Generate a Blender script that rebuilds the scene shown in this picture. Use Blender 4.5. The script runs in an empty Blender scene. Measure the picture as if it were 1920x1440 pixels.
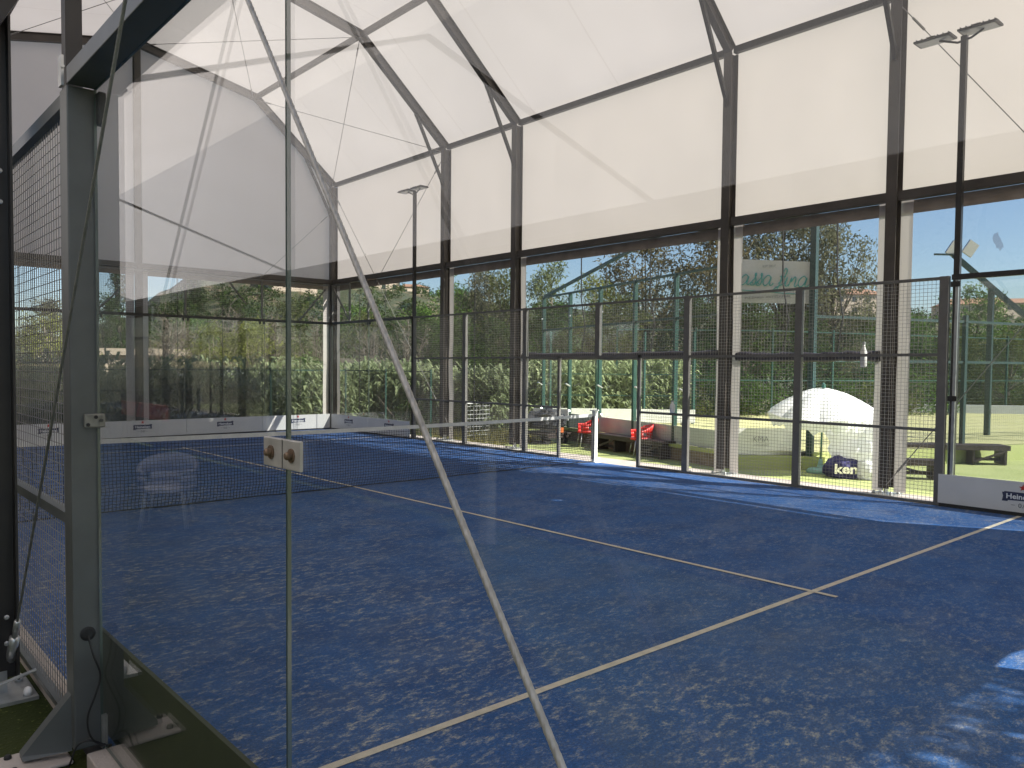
import bpy, math, random
from mathutils import Vector, Matrix, noise
R = math.radians
random.seed(7)
S = bpy.context.scene
C = S.collection
# ------------------------------------------------------------------ camera
cd = bpy.data.cameras.new("camera"); cam = bpy.data.objects.new("camera", cd); C.objects.link(cam)
cd.sensor_width = 36; cd.lens = 36 * 1478.85 / 1920; cd.shift_x = 54.09 / 1920; cd.shift_y = 27.136 / 1920
cd.clip_start = .05; cd.clip_end = 3000
r_ = Vector((0.76073746, -0.64901091, 0.00795892)); u_ = Vector((0.01920412, 0.03476357, 0.99921104)); f_ = Vector((0.64877555, 0.75998443, -0.03890963))
cam.matrix_world = Matrix(((r_.x, u_.x, -f_.x, -1.0987), (r_.y, u_.y, -f_.y, -9.9972), (r_.z, u_.z, -f_.z, 1.77956), (0, 0, 0, 1)))
S.camera = cam
# ------------------------------------------------------------------ sky, sun, exposure
SUN_EL = R(39); SUN_AZ = math.atan2(-.875, .485)
wd = bpy.data.worlds.new("World"); S.world = wd; wd.use_nodes = True
nt = wd.node_tree; bg = nt.nodes["Background"]
sky = nt.nodes.new("ShaderNodeTexSky"); sky.sky_type = 'NISHITA'; sky.sun_disc = False
sky.sun_elevation = SUN_EL; sky.sun_rotation = R(90) - SUN_AZ
sky.air_density = 1.0; sky.dust_density = .5; sky.ozone_density = 3.0
nt.links.new(sky.outputs[0], bg.inputs[0]); bg.inputs[1].default_value = .075
sd = bpy.data.lights.new("sun", 'SUN'); sun = bpy.data.objects.new("sun", sd); C.objects.link(sun)
sd.energy = 5.0; sd.angle = R(.5); sd.color = (1, .95, .87)
sv = Vector((math.cos(SUN_AZ) * math.cos(SUN_EL), math.sin(SUN_AZ) * math.cos(SUN_EL), math.sin(SUN_EL)))
sun.rotation_euler = sv.to_track_quat('Z', 'Y').to_euler(); sun.location = (0, 0, 30)
S.view_settings.view_transform = 'Standard'; S.view_settings.look = 'None'; S.view_settings.gamma = 1
S.view_settings.exposure = 1.5
S.cycles.max_bounces = 10; S.cycles.transparent_max_bounces = 40; S.cycles.diffuse_bounces = 4
S.cycles.caustics_reflective = False; S.cycles.caustics_refractive = False
S.cycles.use_denoising = True
GZ = -.38          # level of the turf round the covered court
XF = 10.26         # inner face of the far side wall
XN = -.124         # glass plane of the near side wall
YB = 10.02         # far back wall

# ------------------------------------------------------------------ materials
def node_mat(name):
    m = bpy.data.materials.new(name); m.use_nodes = True
    return m, m.node_tree, m.node_tree.nodes["Principled BSDF"], m.node_tree.nodes["Material Output"]
def mat(name, col, rough=.5, metal=0, var=0, scale=6, spec=.5, bump=0, bscale=40):
    m, t, b, o = node_mat(name)
    b.inputs['Base Color'].default_value = (*col, 1); b.inputs['Roughness'].default_value = rough
    b.inputs['Metallic'].default_value = metal; b.inputs['Specular IOR Level'].default_value = spec
    if var:
        tc = t.nodes.new("ShaderNodeTexCoord"); n = t.nodes.new("ShaderNodeTexNoise"); n.inputs['Scale'].default_value = scale; n.inputs['Detail'].default_value = 6
        cr = t.nodes.new("ShaderNodeMapRange"); cr.inputs['From Min'].default_value = .3; cr.inputs['From Max'].default_value = .7
        cr.inputs['To Min'].default_value = 1 - var; cr.inputs['To Max'].default_value = 1 + var
        mx = t.nodes.new("ShaderNodeVectorMath"); mx.operation = 'SCALE'; mx.inputs[0].default_value = col
        t.links.new(tc.outputs['Object'], n.inputs['Vector']); t.links.new(n.outputs[0], cr.inputs[0]); t.links.new(cr.outputs[0], mx.inputs['Scale']); t.links.new(mx.outputs[0], b.inputs['Base Color'])
    if bump:
        tc = t.nodes.new("ShaderNodeTexCoord"); n = t.nodes.new("ShaderNodeTexNoise"); n.inputs['Scale'].default_value = bscale
        bp = t.nodes.new("ShaderNodeBump"); bp.inputs['Strength'].default_value = bump; bp.inputs['Distance'].default_value = .01
        t.links.new(tc.outputs['Object'], n.inputs['Vector']); t.links.new(n.outputs[0], bp.inputs['Height']); t.links.new(bp.outputs[0], b.inputs['Normal'])
    return m
def ramp(t, a, b, ca, cb):
    r = t.nodes.new("ShaderNodeValToRGB"); r.color_ramp.elements[0].position = a; r.color_ramp.elements[1].position = b
    r.color_ramp.elements[0].color = (*ca, 1); r.color_ramp.elements[1].color = (*cb, 1); return r
def clear_mat(name, tint, gloss_rough=.0, dust=0, dustcol=(.7, .68, .62), wobble=0, ior=1.5):
    """thin see-through sheet: straight transmission + mirror reflection weighed by the Fresnel law, a little dust"""
    m = bpy.data.materials.new(name); m.use_nodes = True; t = m.node_tree; t.nodes.clear()
    o = t.nodes.new("ShaderNodeOutputMaterial"); tr = t.nodes.new("ShaderNodeBsdfTransparent"); tr.inputs[0].default_value = (*tint, 1)
    gl = t.nodes.new("ShaderNodeBsdfGlossy"); gl.inputs['Roughness'].default_value = gloss_rough
    fr = t.nodes.new("ShaderNodeFresnel"); ge = t.nodes.new("ShaderNodeNewGeometry")
    mr = t.nodes.new("ShaderNodeMapRange"); mr.inputs['To Min'].default_value = ior; mr.inputs['To Max'].default_value = 1 / ior
    t.links.new(ge.outputs['Backfacing'], mr.inputs[0]); t.links.new(mr.outputs[0], fr.inputs['IOR'])
    mx = t.nodes.new("ShaderNodeMixShader"); t.links.new(fr.outputs[0], mx.inputs[0]); t.links.new(tr.outputs[0], mx.inputs[1]); t.links.new(gl.outputs[0], mx.inputs[2])
    last = mx.outputs[0]
    if wobble:
        tc = t.nodes.new("ShaderNodeTexCoord"); n = t.nodes.new("ShaderNodeTexNoise"); n.inputs['Scale'].default_value = 2.5
        bp = t.nodes.new("ShaderNodeBump"); bp.inputs['Strength'].default_value = wobble; bp.inputs['Distance'].default_value = .05
        t.links.new(tc.outputs['Object'], n.inputs['Vector']); t.links.new(n.outputs[0], bp.inputs['Height']); t.links.new(bp.outputs[0], gl.inputs['Normal'])
    if dust:
        di = t.nodes.new("ShaderNodeBsdfDiffuse"); di.inputs[0].default_value = (*dustcol, 1)
        tl = t.nodes.new("ShaderNodeBsdfTranslucent"); tl.inputs[0].default_value = (*dustcol, 1)
        ad = t.nodes.new("ShaderNodeMixShader"); ad.inputs[0].default_value = .5; t.links.new(di.outputs[0], ad.inputs[1]); t.links.new(tl.outputs[0], ad.inputs[2])
        tc = t.nodes.new("ShaderNodeTexCoord"); mp = t.nodes.new("ShaderNodeMapping"); mp.inputs['Scale'].default_value = (3, 3, .6)
        n = t.nodes.new("ShaderNodeTexNoise"); n.inputs['Scale'].default_value = 1.6; n.inputs['Detail'].default_value = 8
        r = t.nodes.new("ShaderNodeMapRange"); r.inputs['From Min'].default_value = .35; r.inputs['From Max'].default_value = .75; r.inputs['To Min'].default_value = dust * .5; r.inputs['To Max'].default_value = dust * 1.8
        t.links.new(tc.outputs['Object'], mp.inputs[0]); t.links.new(mp.outputs[0], n.inputs['Vector']); t.links.new(n.outputs[0], r.inputs[0])
        m2 = t.nodes.new("ShaderNodeMixShader"); t.links.new(r.outputs[0], m2.inputs[0]); t.links.new(last, m2.inputs[1]); t.links.new(ad.outputs[0], m2.inputs[2]); last = m2.outputs[0]
    t.links.new(last, o.inputs[0]); return m
def cloth_mat(name, col, trans=.5, var=.05, wrinkle=.25, specks=0, seam=0):
    m = bpy.data.materials.new(name); m.use_nodes = True; t = m.node_tree; t.nodes.clear()
    o = t.nodes.new("ShaderNodeOutputMaterial"); d = t.nodes.new("ShaderNodeBsdfDiffuse"); l = t.nodes.new("ShaderNodeBsdfTranslucent")
    mx = t.nodes.new("ShaderNodeMixShader"); mx.inputs[0].default_value = trans
    tc = t.nodes.new("ShaderNodeTexCoord"); n = t.nodes.new("ShaderNodeTexNoise"); n.inputs['Scale'].default_value = .5; n.inputs['Detail'].default_value = 5
    r = t.nodes.new("ShaderNodeMapRange"); r.inputs['From Min'].default_value = .3; r.inputs['From Max'].default_value = .7; r.inputs['To Min'].default_value = 1 - var; r.inputs['To Max'].default_value = 1 + var
    sc = t.nodes.new("ShaderNodeVectorMath"); sc.operation = 'SCALE'; sc.inputs[0].default_value = col
    t.links.new(tc.outputs['Object'], n.inputs['Vector']); t.links.new(n.outputs[0], r.inputs[0]); t.links.new(r.outputs[0], sc.inputs['Scale'])
    out = sc.outputs[0]
    if seam:
        sp = t.nodes.new("ShaderNodeSeparateXYZ"); t.links.new(tc.outputs['Object'], sp.inputs[0])
        md = t.nodes.new("ShaderNodeMath"); md.operation = 'PINGPONG'; md.inputs[1].default_value = seam; t.links.new(sp.outputs[1], md.inputs[0])
        l2 = t.nodes.new("ShaderNodeMath"); l2.operation = 'LESS_THAN'; l2.inputs[1].default_value = .018; t.links.new(md.outputs[0], l2.inputs[0])
        m3 = t.nodes.new("ShaderNodeMixRGB"); m3.blend_type = 'MULTIPLY'; m3.inputs[2].default_value = (.94, .93, .92, 1); t.links.new(l2.outputs[0], m3.inputs[0]); t.links.new(out, m3.inputs[1]); out = m3.outputs[0]
    if specks:
        v = t.nodes.new("ShaderNodeTexVoronoi"); v.inputs['Scale'].default_value = 1.1
        lt = t.nodes.new("ShaderNodeMath"); lt.operation = 'LESS_THAN'; lt.inputs[1].default_value = .022
        mc = t.nodes.new("ShaderNodeMixRGB"); mc.inputs[2].default_value = (.2, .17, .13, 1)
        t.links.new(tc.outputs['Object'], v.inputs['Vector']); t.links.new(v.outputs['Distance'], lt.inputs[0]); t.links.new(lt.outputs[0], mc.inputs[0]); t.links.new(out, mc.inputs[1]); out = mc.outputs[0]
    t.links.new(out, d.inputs[0]); t.links.new(out, l.inputs[0])
    t.links.new(d.outputs[0], mx.inputs[1]); t.links.new(l.outputs[0], mx.inputs[2]); t.links.new(mx.outputs[0], o.inputs[0])
    if wrinkle:
        n2 = t.nodes.new("ShaderNodeTexNoise"); n2.inputs['Scale'].default_value = 3; bp = t.nodes.new("ShaderNodeBump"); bp.inputs['Strength'].default_value = wrinkle; bp.inputs['Distance'].default_value = .03
        t.links.new(tc.outputs['Object'], n2.inputs['Vector']); t.links.new(n2.outputs[0], bp.inputs['Height']); t.links.new(bp.outputs[0], d.inputs['Normal'])
    return m
def leaf_mat(name, c1, c2, trans=.35):
    m = bpy.data.materials.new(name); m.use_nodes = True; t = m.node_tree; t.nodes.clear()
    o = t.nodes.new("ShaderNodeOutputMaterial"); d = t.nodes.new("ShaderNodeBsdfDiffuse"); l = t.nodes.new("ShaderNodeBsdfTranslucent"); mx = t.nodes.new("ShaderNodeMixShader"); mx.inputs[0].default_value = trans
    ge = t.nodes.new("ShaderNodeTexCoord"); n = t.nodes.new("ShaderNodeTexNoise"); n.inputs['Scale'].default_value = 1.7; n.inputs['Detail'].default_value = 7; n.inputs['Roughness'].default_value = .75
    r = ramp(t, .35, .66, c1, c2)
    t.links.new(ge.outputs['Object'], n.inputs['Vector']); t.links.new(n.outputs[0], r.inputs[0]); t.links.new(r.outputs[0], d.inputs[0]); t.links.new(r.outputs[0], l.inputs[0])
    t.links.new(d.outputs[0], mx.inputs[1]); t.links.new(l.outputs[0], mx.inputs[2]); t.links.new(mx.outputs[0], o.inputs[0]); return m

M = {}
M['steel'] = mat('grey painted steel', (.095, .102, .10), .42, 0, .14, 5)
M['fence_steel'] = mat('weathered grey steel', (.15, .145, .135), .5, .2, .12, 7)
M['wire'] = mat('galvanised wire', (.26, .25, .235), .45, .3)
M['black'] = mat('black painted steel', (.022, .02, .019), .4, 0, .25, 4)
M['bronze'] = mat('dark bronze steel', (.062, .052, .044), .38, 0, .2, 3)
M['galv'] = mat('galvanised steel', (.5, .51, .5), .35, .7, .15, 12)
M['white'] = mat('white paint', (.78, .78, .75), .45, 0, .05, 5)
M['cap'] = mat('white plastic cap', (.8, .8, .78), .4)
M['rubber'] = mat('black rubber', (.012, .012, .013), .6)
M['concrete'] = mat('pale concrete', (.42, .37, .33), .85, 0, .14, 5, bump=.4, bscale=60)
M['rope'] = mat('wire rope', (.40, .385, .365), .45, .35, .2, 40)
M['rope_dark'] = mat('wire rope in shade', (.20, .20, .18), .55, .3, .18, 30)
M['membrane'] = cloth_mat('white membrane', (.71, .635, .60), .375, .03, .1, specks=1)
M['roof_membrane'] = cloth_mat('white roof membrane', (.68, .62, .575), .25, .045, .2, specks=1, seam=1.15)
M['brightened_membrane'] = cloth_mat('brightened tent membrane', (.80, .74, .70), .52, .03, .1)  # paler, more translucent membrane copy that brightens the added tent's reflection
M['flap'] = cloth_mat('white flap', (.68, .63, .59), .22, .06, .5)
M['valance'] = mat('beige band', (.30, .25, .20), .7, 0, .2, 4)
M['hem'] = mat('dark rolled hem', (.05, .045, .06), .6, 0, .3, 9, bump=.5, bscale=10)
M['glass'] = clear_mat('clear glass', (.975, .985, .98), 0, .006)
M['glass_far'] = clear_mat('far glass', (.97, .985, .975), 0, .008)
M['glass_edge'] = mat('glass edge', (.09, .12, .105), .15, 0, .4, 2, spec=.8)
M['pvc'] = clear_mat('clear pvc sheet', (.66, .665, .68), .06, .016, (.55, .5, .42), wobble=.5, ior=1.45)
M['grey_glass'] = mat('grey board', (.42, .45, .45), .25, 0, .08, 2)
M['board'] = mat('white board', (.66, .65, .63), .45, 0, .04, 3)
M['navy'] = mat('navy print', (.02, .026, .075), .5)
M['red_print'] = mat('red print', (.55, .03, .02), .5)
M['grey_print'] = mat('grey print', (.12, .13, .14), .6)
M['white_print'] = mat('white print', (.85, .85, .84), .5)
M['teal_print'] = mat('teal print', (.05, .36, .34), .6)
M['netcord'] = mat('black net cord', (.012, .012, .014), .7)
M['tape'] = mat('white net tape', (.62, .62, .60), .7, 0, .1, 8)
M['red_plastic'] = mat('red plastic', (.62, .02, .015), .35)
M['alu'] = mat('aluminium tube', (.62, .62, .62), .3, .7)
M['wood'] = mat('dark stained wood', (.035, .022, .017), .6, 0, .35, 12, bump=.3)
M['green_steel'] = mat('dark green steel', (.012, .055, .042), .45, 0, .15, 3)
M['teal_steel'] = mat('faded green steel', (.014, .042, .040), .5, 0, .2, 3)
M['umbrella'] = cloth_mat('white parasol cloth', (.92, .92, .92), .38, .04, .6)
M['green_plastic'] = mat('green plastic', (.05, .16, .13), .4)
M['navy_fabric'] = mat('navy fabric', (.03, .025, .12), .7, 0, .2, 8, bump=.5, bscale=12)
M['cream'] = mat('cream letters', (.62, .6, .45), .7)
M['bag_white'] = cloth_mat('white crumpled fabric', (.93, .93, .93), .5, .04, .8)
M['lamp_lens'] = mat('grey lamp lens', (.30, .32, .28), .2, 0, .1, 4, spec=.7)
M['bark'] = mat('brown bark', (.10, .08, .06), .9, 0, .3, 8)
M['pale_bark'] = mat('pale bark', (.32, .27, .21), .9, 0, .3, 8)
M['twig'] = mat('grey twigs', (.20, .165, .13), .9, 0, .25, 3)
M['wall_darkened'] = mat('darkened render', (.14, .13, .12), .85, 0, .08, 2)  # render darkened so the clubhouse reflection does not veil the glass
M['wall_house'] = mat('sandy house render', (.62, .50, .38), .85, 0, .08, .3)
M['roof_tile'] = mat('terracotta tile', (.33, .18, .11), .8, 0, .2, 2)
M['window_dark'] = mat('dark window', (.03, .035, .04), .15, spec=.8)
M['van_white'] = mat('white van paint', (.78, .78, .78), .25)
M['stone'] = mat('brown stone curb', (.20, .15, .11), .9, 0, .3, 7, bump=.6, bscale=25)
M['orange'] = mat('orange plastic', (.5, .12, .03), .5)
M['junk_dark'] = mat('dark tarp', (.03, .03, .033), .55, 0, .4, 6, bump=.7, bscale=14)

def court_material():
    m, t, b, o = node_mat('blue court turf with sand')
    tc = t.nodes.new("ShaderNodeTexCoord"); L = t.links.new
    def noi(scale, sx, sy, rot, det=6, rough=.6):
        mp = t.nodes.new("ShaderNodeMapping"); mp.inputs['Scale'].default_value = (sx, sy, 1); mp.inputs['Rotation'].default_value = (0, 0, rot)
        n = t.nodes.new("ShaderNodeTexNoise"); n.inputs['Scale'].default_value = scale; n.inputs['Detail'].default_value = det; n.inputs['Roughness'].default_value = rough
        L(tc.outputs['Object'], mp.inputs[0]); L(mp.outputs[0], n.inputs['Vector']); return n.outputs[0]
    def mth(op, a, b_):
        n = t.nodes.new("ShaderNodeMath"); n.operation = op; n.use_clamp = op in ('MULTIPLY', 'ADD') 
        for i, v in enumerate((a, b_)):
            if isinstance(v, (int, float)): n.inputs[i].default_value = v
            else: L(v, n.inputs[i])
        return n.outputs[0]
    def rng(v, a, b_, c=0, d=1):
        n = t.nodes.new("ShaderNodeMapRange"); n.inputs['From Min'].default_value = a; n.inputs['From Max'].default_value = b_; n.inputs['To Min'].default_value = c; n.inputs['To Max'].default_value = d; L(v, n.inputs[0]); return n.outputs[0]
    base = ramp(t, .3, .7, (.013, .062, .205), (.021, .095, .285)); L(noi(2.2, 1, 1, .2), base.inputs[0])
    fibre = rng(noi(60, 1, 1.6, .7, 3), .3, .7, .62, 1.4)
    sc = t.nodes.new("ShaderNodeVectorMath"); sc.operation = 'SCALE'; L(base.outputs[0], sc.inputs[0]); L(fibre, sc.inputs['Scale'])
    patch = rng(noi(8.5, 1, 2.0, R(-42), 6, .76), .50, .66)           # brushed streaks of sand
    area0 = rng(noi(.42, 1, 1, 0, 4), .38, .60, .25, 1)
    sx_ = t.nodes.new("ShaderNodeSeparateXYZ"); L(tc.outputs['Object'], sx_.inputs[0])
    area = mth('MULTIPLY', area0, rng(sx_.outputs[0], -5.3, -.5, 1.0, .28))      # more sand drifted towards the near side                  # where the sand has gathered
    grain = rng(noi(34, 1, 1.7, R(-42), 5, .85), .42, .56)
    f = mth('MULTIPLY', mth('MULTIPLY', patch, grain), area)
    patch2 = rng(noi(16, 1, 1.5, R(-38), 5, .7), .54, .74); f2 = mth('MULTIPLY', mth('MULTIPLY', patch2, grain), .40)
    haze = mth('MULTIPLY', rng(noi(1.3, 1, 2, R(-40), 5), .45, .8), .10)
    ff = mth('ADD', mth('ADD', mth('MULTIPLY', f, 1.4), f2), haze)
    mx = t.nodes.new("ShaderNodeMixRGB"); L(ff, mx.inputs[0]); L(sc.outputs[0], mx.inputs[1]); mx.inputs[2].default_value = (.62, .57, .42, 1)
    L(mx.outputs[0], b.inputs['Base Color']); b.inputs['Roughness'].default_value = .8; b.inputs['Specular IOR Level'].default_value = .25
    bp = t.nodes.new("ShaderNodeBump"); bp.inputs['Strength'].default_value = .5; bp.inputs['Distance'].default_value = .01; L(noi(90, 1, 1, 0, 4, .7), bp.inputs['Height']); L(bp.outputs[0], b.inputs['Normal'])
    return m
M['court'] = court_material()
def turf_material(name, c1, c2, c3):
    m, t, b, o = node_mat(name); L = t.links.new
    tc = t.nodes.new("ShaderNodeTexCoord")
    n = t.nodes.new("ShaderNodeTexNoise"); n.inputs['Scale'].default_value = .9; n.inputs['Detail'].default_value = 8
    n2 = t.nodes.new("ShaderNodeTexNoise"); n2.inputs['Scale'].default_value = 55; n2.inputs['Detail'].default_value = 4
    r = ramp(t, .35, .65, c1, c2); r2 = ramp(t, .62, .74, (0, 0, 0), (1, 1, 1)); mx = t.nodes.new("ShaderNodeMixRGB"); mx.inputs[2].default_value = (*c3, 1)
    L(tc.outputs['Object'], n.inputs['Vector']); L(tc.outputs['Object'], n2.inputs['Vector']); L(n.outputs[0], r.inputs[0]); L(n2.outputs[0], r2.inputs[0])
    L(r2.outputs[0], mx.inputs[0]); L(r.outputs[0], mx.inputs[1]); L(mx.outputs[0], b.inputs['Base Color']); b.inputs['Roughness'].default_value = .85; b.inputs['Specular IOR Level'].default_value = .2
    bp = t.nodes.new("ShaderNodeBump"); bp.inputs['Strength'].default_value = .6; bp.inputs['Distance'].default_value = .012; L(n2.outputs[0], bp.inputs['Height']); L(bp.outputs[0], b.inputs['Normal'])
    return m
M['turf'] = turf_material('green artificial turf', (.31, .35, .13), (.37, .40, .17), (.46, .46, .24))
M['turf_dark'] = turf_material('mossy old turf', (.020, .030, .005), (.036, .046, .008), (.12, .14, .04))
M['turf2'] = turf_material('sunny court turf', (.42, .41, .19), (.48, .46, .24), (.54, .51, .30))
def ground_material():
    m, t, b, o = node_mat('rough ground'); L = t.links.new
    tc = t.nodes.new("ShaderNodeTexCoord"); n = t.nodes.new("ShaderNodeTexNoise"); n.inputs['Scale'].default_value = .35; n.inputs['Detail'].default_value = 10; n.inputs['Roughness'].default_value = .65
    r = ramp(t, .35, .65, (.06, .085, .025), (.20, .16, .09)); L(tc.outputs['Object'], n.inputs['Vector']); L(n.outputs[0], r.inputs[0]); L(r.outputs[0], b.inputs['Base Color']); b.inputs['Roughness'].default_value = .95
    return m
M['ground'] = ground_material()
def hill_material():
    m, t, b, o = node_mat('dry scrub hillside'); L = t.links.new
    tc = t.nodes.new("ShaderNodeTexCoord")
    n = t.nodes.new("ShaderNodeTexNoise"); n.inputs['Scale'].default_value = .035; n.inputs['Detail'].default_value = 10; n.inputs['Roughness'].default_value = .7
    n2 = t.nodes.new("ShaderNodeTexNoise"); n2.inputs['Scale'].default_value = .35; n2.inputs['Detail'].default_value = 6; n2.inputs['Roughness'].default_value = .75
    r = ramp(t, .42, .62, (.045, .055, .02), (.20, .15, .09)); r2 = ramp(t, .43, .53, (0, 0, 0), (1, 1, 1)); mx = t.nodes.new("ShaderNodeMixRGB"); mx.inputs[2].default_value = (.045, .06, .025, 1)
    L(tc.outputs['Object'], n.inputs['Vector']); L(tc.outputs['Object'], n2.inputs['Vector']); L(n.outputs[0], r.inputs[0]); L(n2.outputs[0], r2.inputs[0])
    L(r2.outputs[0], mx.inputs[0]); L(r.outputs[0], mx.inputs[1]); L(mx.outputs[0], b.inputs['Base Color']); b.inputs['Roughness'].default_value = 1
    return m
M['hill'] = hill_material()
LEAF = {
 'dark': leaf_mat('dark leaves', (0.032, 0.058, 0.017), (0.080, 0.123, 0.032)),
 'green': leaf_mat('green leaves', (0.065, 0.123, 0.026), (0.145, 0.246, 0.051)),
 'olive': leaf_mat('olive leaves', (0.072, 0.087, 0.029), (0.174, 0.189, 0.065)),
 'yellow': leaf_mat('yellow green leaves', (.14, .16, .035), (.33, .34, .09), .45),
 'grey': leaf_mat('grey green leaves', (0.102, 0.109, 0.065), (0.246, 0.239, 0.145)),
 'brown': leaf_mat('brownish leaves', (0.087, 0.080, 0.036), (0.217, 0.174, 0.080)),
 'airy': leaf_mat('blue green leaves', (0.102, 0.131, 0.058), (0.246, 0.275, 0.116)),
 'pine': leaf_mat('pine needles', (0.022, 0.043, 0.017), (0.058, 0.087, 0.029), .2),
 'reed': leaf_mat('reed leaves', (.17, .22, .10), (.48, .53, .31), .42),
}

# ------------------------------------------------------------------ mesh builder
ORG = {}
class MB:
    def __init__(s): s.v = []; s.f = []; s.m = []; s.sm = False
    def quad(s, *p, mi=0):
        b = len(s.v); s.v += [tuple(x) for x in p]; s.f.append(tuple(range(b, b + len(p)))); s.m.append(mi)
    def box(s, x0, x1, y0, y1, z0, z1, mi=0):
        if x0 > x1: x0, x1 = x1, x0
        if y0 > y1: y0, y1 = y1, y0
        b = len(s.v); s.v += [(x, y, z) for x in (x0, x1) for y in (y0, y1) for z in (z0, z1)]
        for q in ((0, 1, 3, 2), (4, 6, 7, 5), (0, 4, 5, 1), (2, 3, 7, 6), (0, 2, 6, 4), (1, 5, 7, 3)): s.f.append(tuple(b + i for i in q)); s.m.append(mi)
    def beam(s, p, q, w, h, up=(0, 0, 1), mi=0, w2=None, h2=None):
        p = Vector(p); q = Vector(q); d = (q - p).normalized(); up = Vector(up)
        if abs(d.dot(up)) > .98: up = Vector((0, 1, 0)) if abs(d.y) < .9 else Vector((1, 0, 0))
        a = d.cross(up).normalized(); c = a.cross(d).normalized(); b = len(s.v)
        for e, ww, hh in ((p, w, h), (q, w2 or w, h2 or h)):
            for sa, sc in ((-1, -1), (1, -1), (1, 1), (-1, 1)): s.v.append(tuple(e + a * sa * ww / 2 + c * sc * hh / 2))
        for f in ((0, 1, 2, 3), (7, 6, 5, 4), (0, 4, 5, 1), (1, 5, 6, 2), (2, 6, 7, 3), (3, 7, 4, 0)): s.f.append(tuple(b + i for i in f)); s.m.append(mi)
    def wire(s, p, q, w, mi=0):      # open square prism
        p = Vector(p); q = Vector(q); d = (q - p).normalized(); up = Vector((0, 0, 1)) if abs(d.z) < .9 else Vector((1, 0, 0))
        a = d.cross(up).normalized() * w / 2; c = a.cross(d).normalized() * w / 2; b = len(s.v)
        for e in (p, q):
            for o in (a, c, -a, -c): s.v.append(tuple(e + o))
        for i in range(4): s.f.append((b + i, b + (i + 1) % 4, b + 4 + (i + 1) % 4, b + 4 + i)); s.m.append(mi)
    def ibeam(s, p, q, w, h, side, t=.012, mi=0):
        """H section: h across flanges along 'side', w flange width"""
        p = Vector(p); q = Vector(q); d = (q - p).normalized(); sd_ = Vector(side).normalized(); a = d.cross(sd_).normalized()
        s.beam(p + sd_ * (h / 2 - t / 2), q + sd_ * (h / 2 - t / 2), w, t, up=sd_, mi=mi); s.beam(p - sd_ * (h / 2 - t / 2), q - sd_ * (h / 2 - t / 2), w, t, up=sd_, mi=mi)
        s.beam(p, q, t, h - 2 * t - .001, up=sd_, mi=mi)
    def tube(s, pts, rad, n=8, mi=0, caps=True):
        pts = [Vector(p) for p in pts]; b = len(s.v); k = len(pts)
        rr = rad if isinstance(rad, (list, tuple)) else [rad] * k
        prev = None
        for i, p in enumerate(pts):
            d = (pts[min(i + 1, k - 1)] - pts[max(i - 1, 0)]).normalized()
            if prev is None:
                a = d.cross(Vector((0, 0, 1))) if abs(d.z) < .95 else d.cross(Vector((1, 0, 0)))
            else: a = prev - d * prev.dot(d)
            a.normalize(); prev = a; c = d.cross(a)
            for j in range(n):
                an = 2 * math.pi * j / n; s.v.append(tuple(p + (a * math.cos(an) + c * math.sin(an)) * rr[i]))
        for i in range(k - 1):
            for j in range(n):
                s.f.append((b + i * n + j, b + i * n + (j + 1) % n, b + (i + 1) * n + (j + 1) % n, b + (i + 1) * n + j)); s.m.append(mi)
        if caps:
            s.f.append(tuple(b + j for j in reversed(range(n)))); s.m.append(mi); s.f.append(tuple(b + (k - 1) * n + j for j in range(n))); s.m.append(mi)
    def lathe(s, c, prof, n=16, mi=0, axis=None):
        """prof: list of (radius, height)"""
        c = Vector(c); b = len(s.v); k = len(prof)
        A = Vector(axis).normalized() if axis else Vector((0, 0, 1))
        X = A.cross(Vector((0, 1, 0))).normalized() if abs(A.y) < .9 else A.cross(Vector((1, 0, 0))).normalized(); Y = A.cross(X)
        for rr, z in prof:
            for j in range(n):
                an = 2 * math.pi * j / n; s.v.append(tuple(c + A * z + (X * math.cos(an) + Y * math.sin(an)) * rr))
        for i in range(k - 1):
            for j in range(n): s.f.append((b + i * n + j, b + i * n + (j + 1) % n, b + (i + 1) * n + (j + 1) % n, b + (i + 1) * n + j)); s.m.append(mi)
        s.f.append(tuple(b + j for j in reversed(range(n)))); s.m.append(mi); s.f.append(tuple(b + (k - 1) * n + j for j in range(n))); s.m.append(mi)
    def pane(s, a0, a1, z0, z1, c, t, axis):
        """glass pane normal to axis ('x' or 'y') at coordinate c: faces mi 0, edges mi 1"""
        n0 = len(s.f)
        if axis == 'x': s.box(c - t / 2, c + t / 2, a0, a1, z0, z1, 0); big = (0, 1)
        else: s.box(a0, a1, c - t / 2, c + t / 2, z0, z1, 0); big = (2, 3)
        for i in range(6): s.m[n0 + i] = 0 if i in big else 1
    def build(s, name, mats, parent=None, smooth=False, base=None, bevel=0, subsurf=0):
        if not isinstance(mats, (list, tuple)): mats = [mats]
        if parent is not None: org = ORG[parent]
        elif base is not None: org = Vector(base)
        else:
            xs = [v[0] for v in s.v]; ys = [v[1] for v in s.v]; zs = [v[2] for v in s.v]
            org = Vector(((min(xs) + max(xs)) / 2, (min(ys) + max(ys)) / 2, min(zs)))
        me = bpy.data.meshes.new(name); me.from_pydata([(v[0] - org.x, v[1] - org.y, v[2] - org.z) for v in s.v], [], s.f)
        for mm in mats: me.materials.append(mm)
        for p, mi in zip(me.polygons, s.m): p.material_index = mi; p.use_smooth = smooth
        me.update()
        o = bpy.data.objects.new(name, me); C.objects.link(o)
        if parent is not None: o.parent = parent
        else: o.location = org
        ORG[o] = org
        if bevel:
            b = o.modifiers.new("bevel", 'BEVEL'); b.width = bevel; b.segments = 2; b.limit_method = 'ANGLE'
        if subsurf:
            b = o.modifiers.new("subsurf", 'SUBSURF'); b.levels = subsurf; b.render_levels = subsurf
        return o
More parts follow.
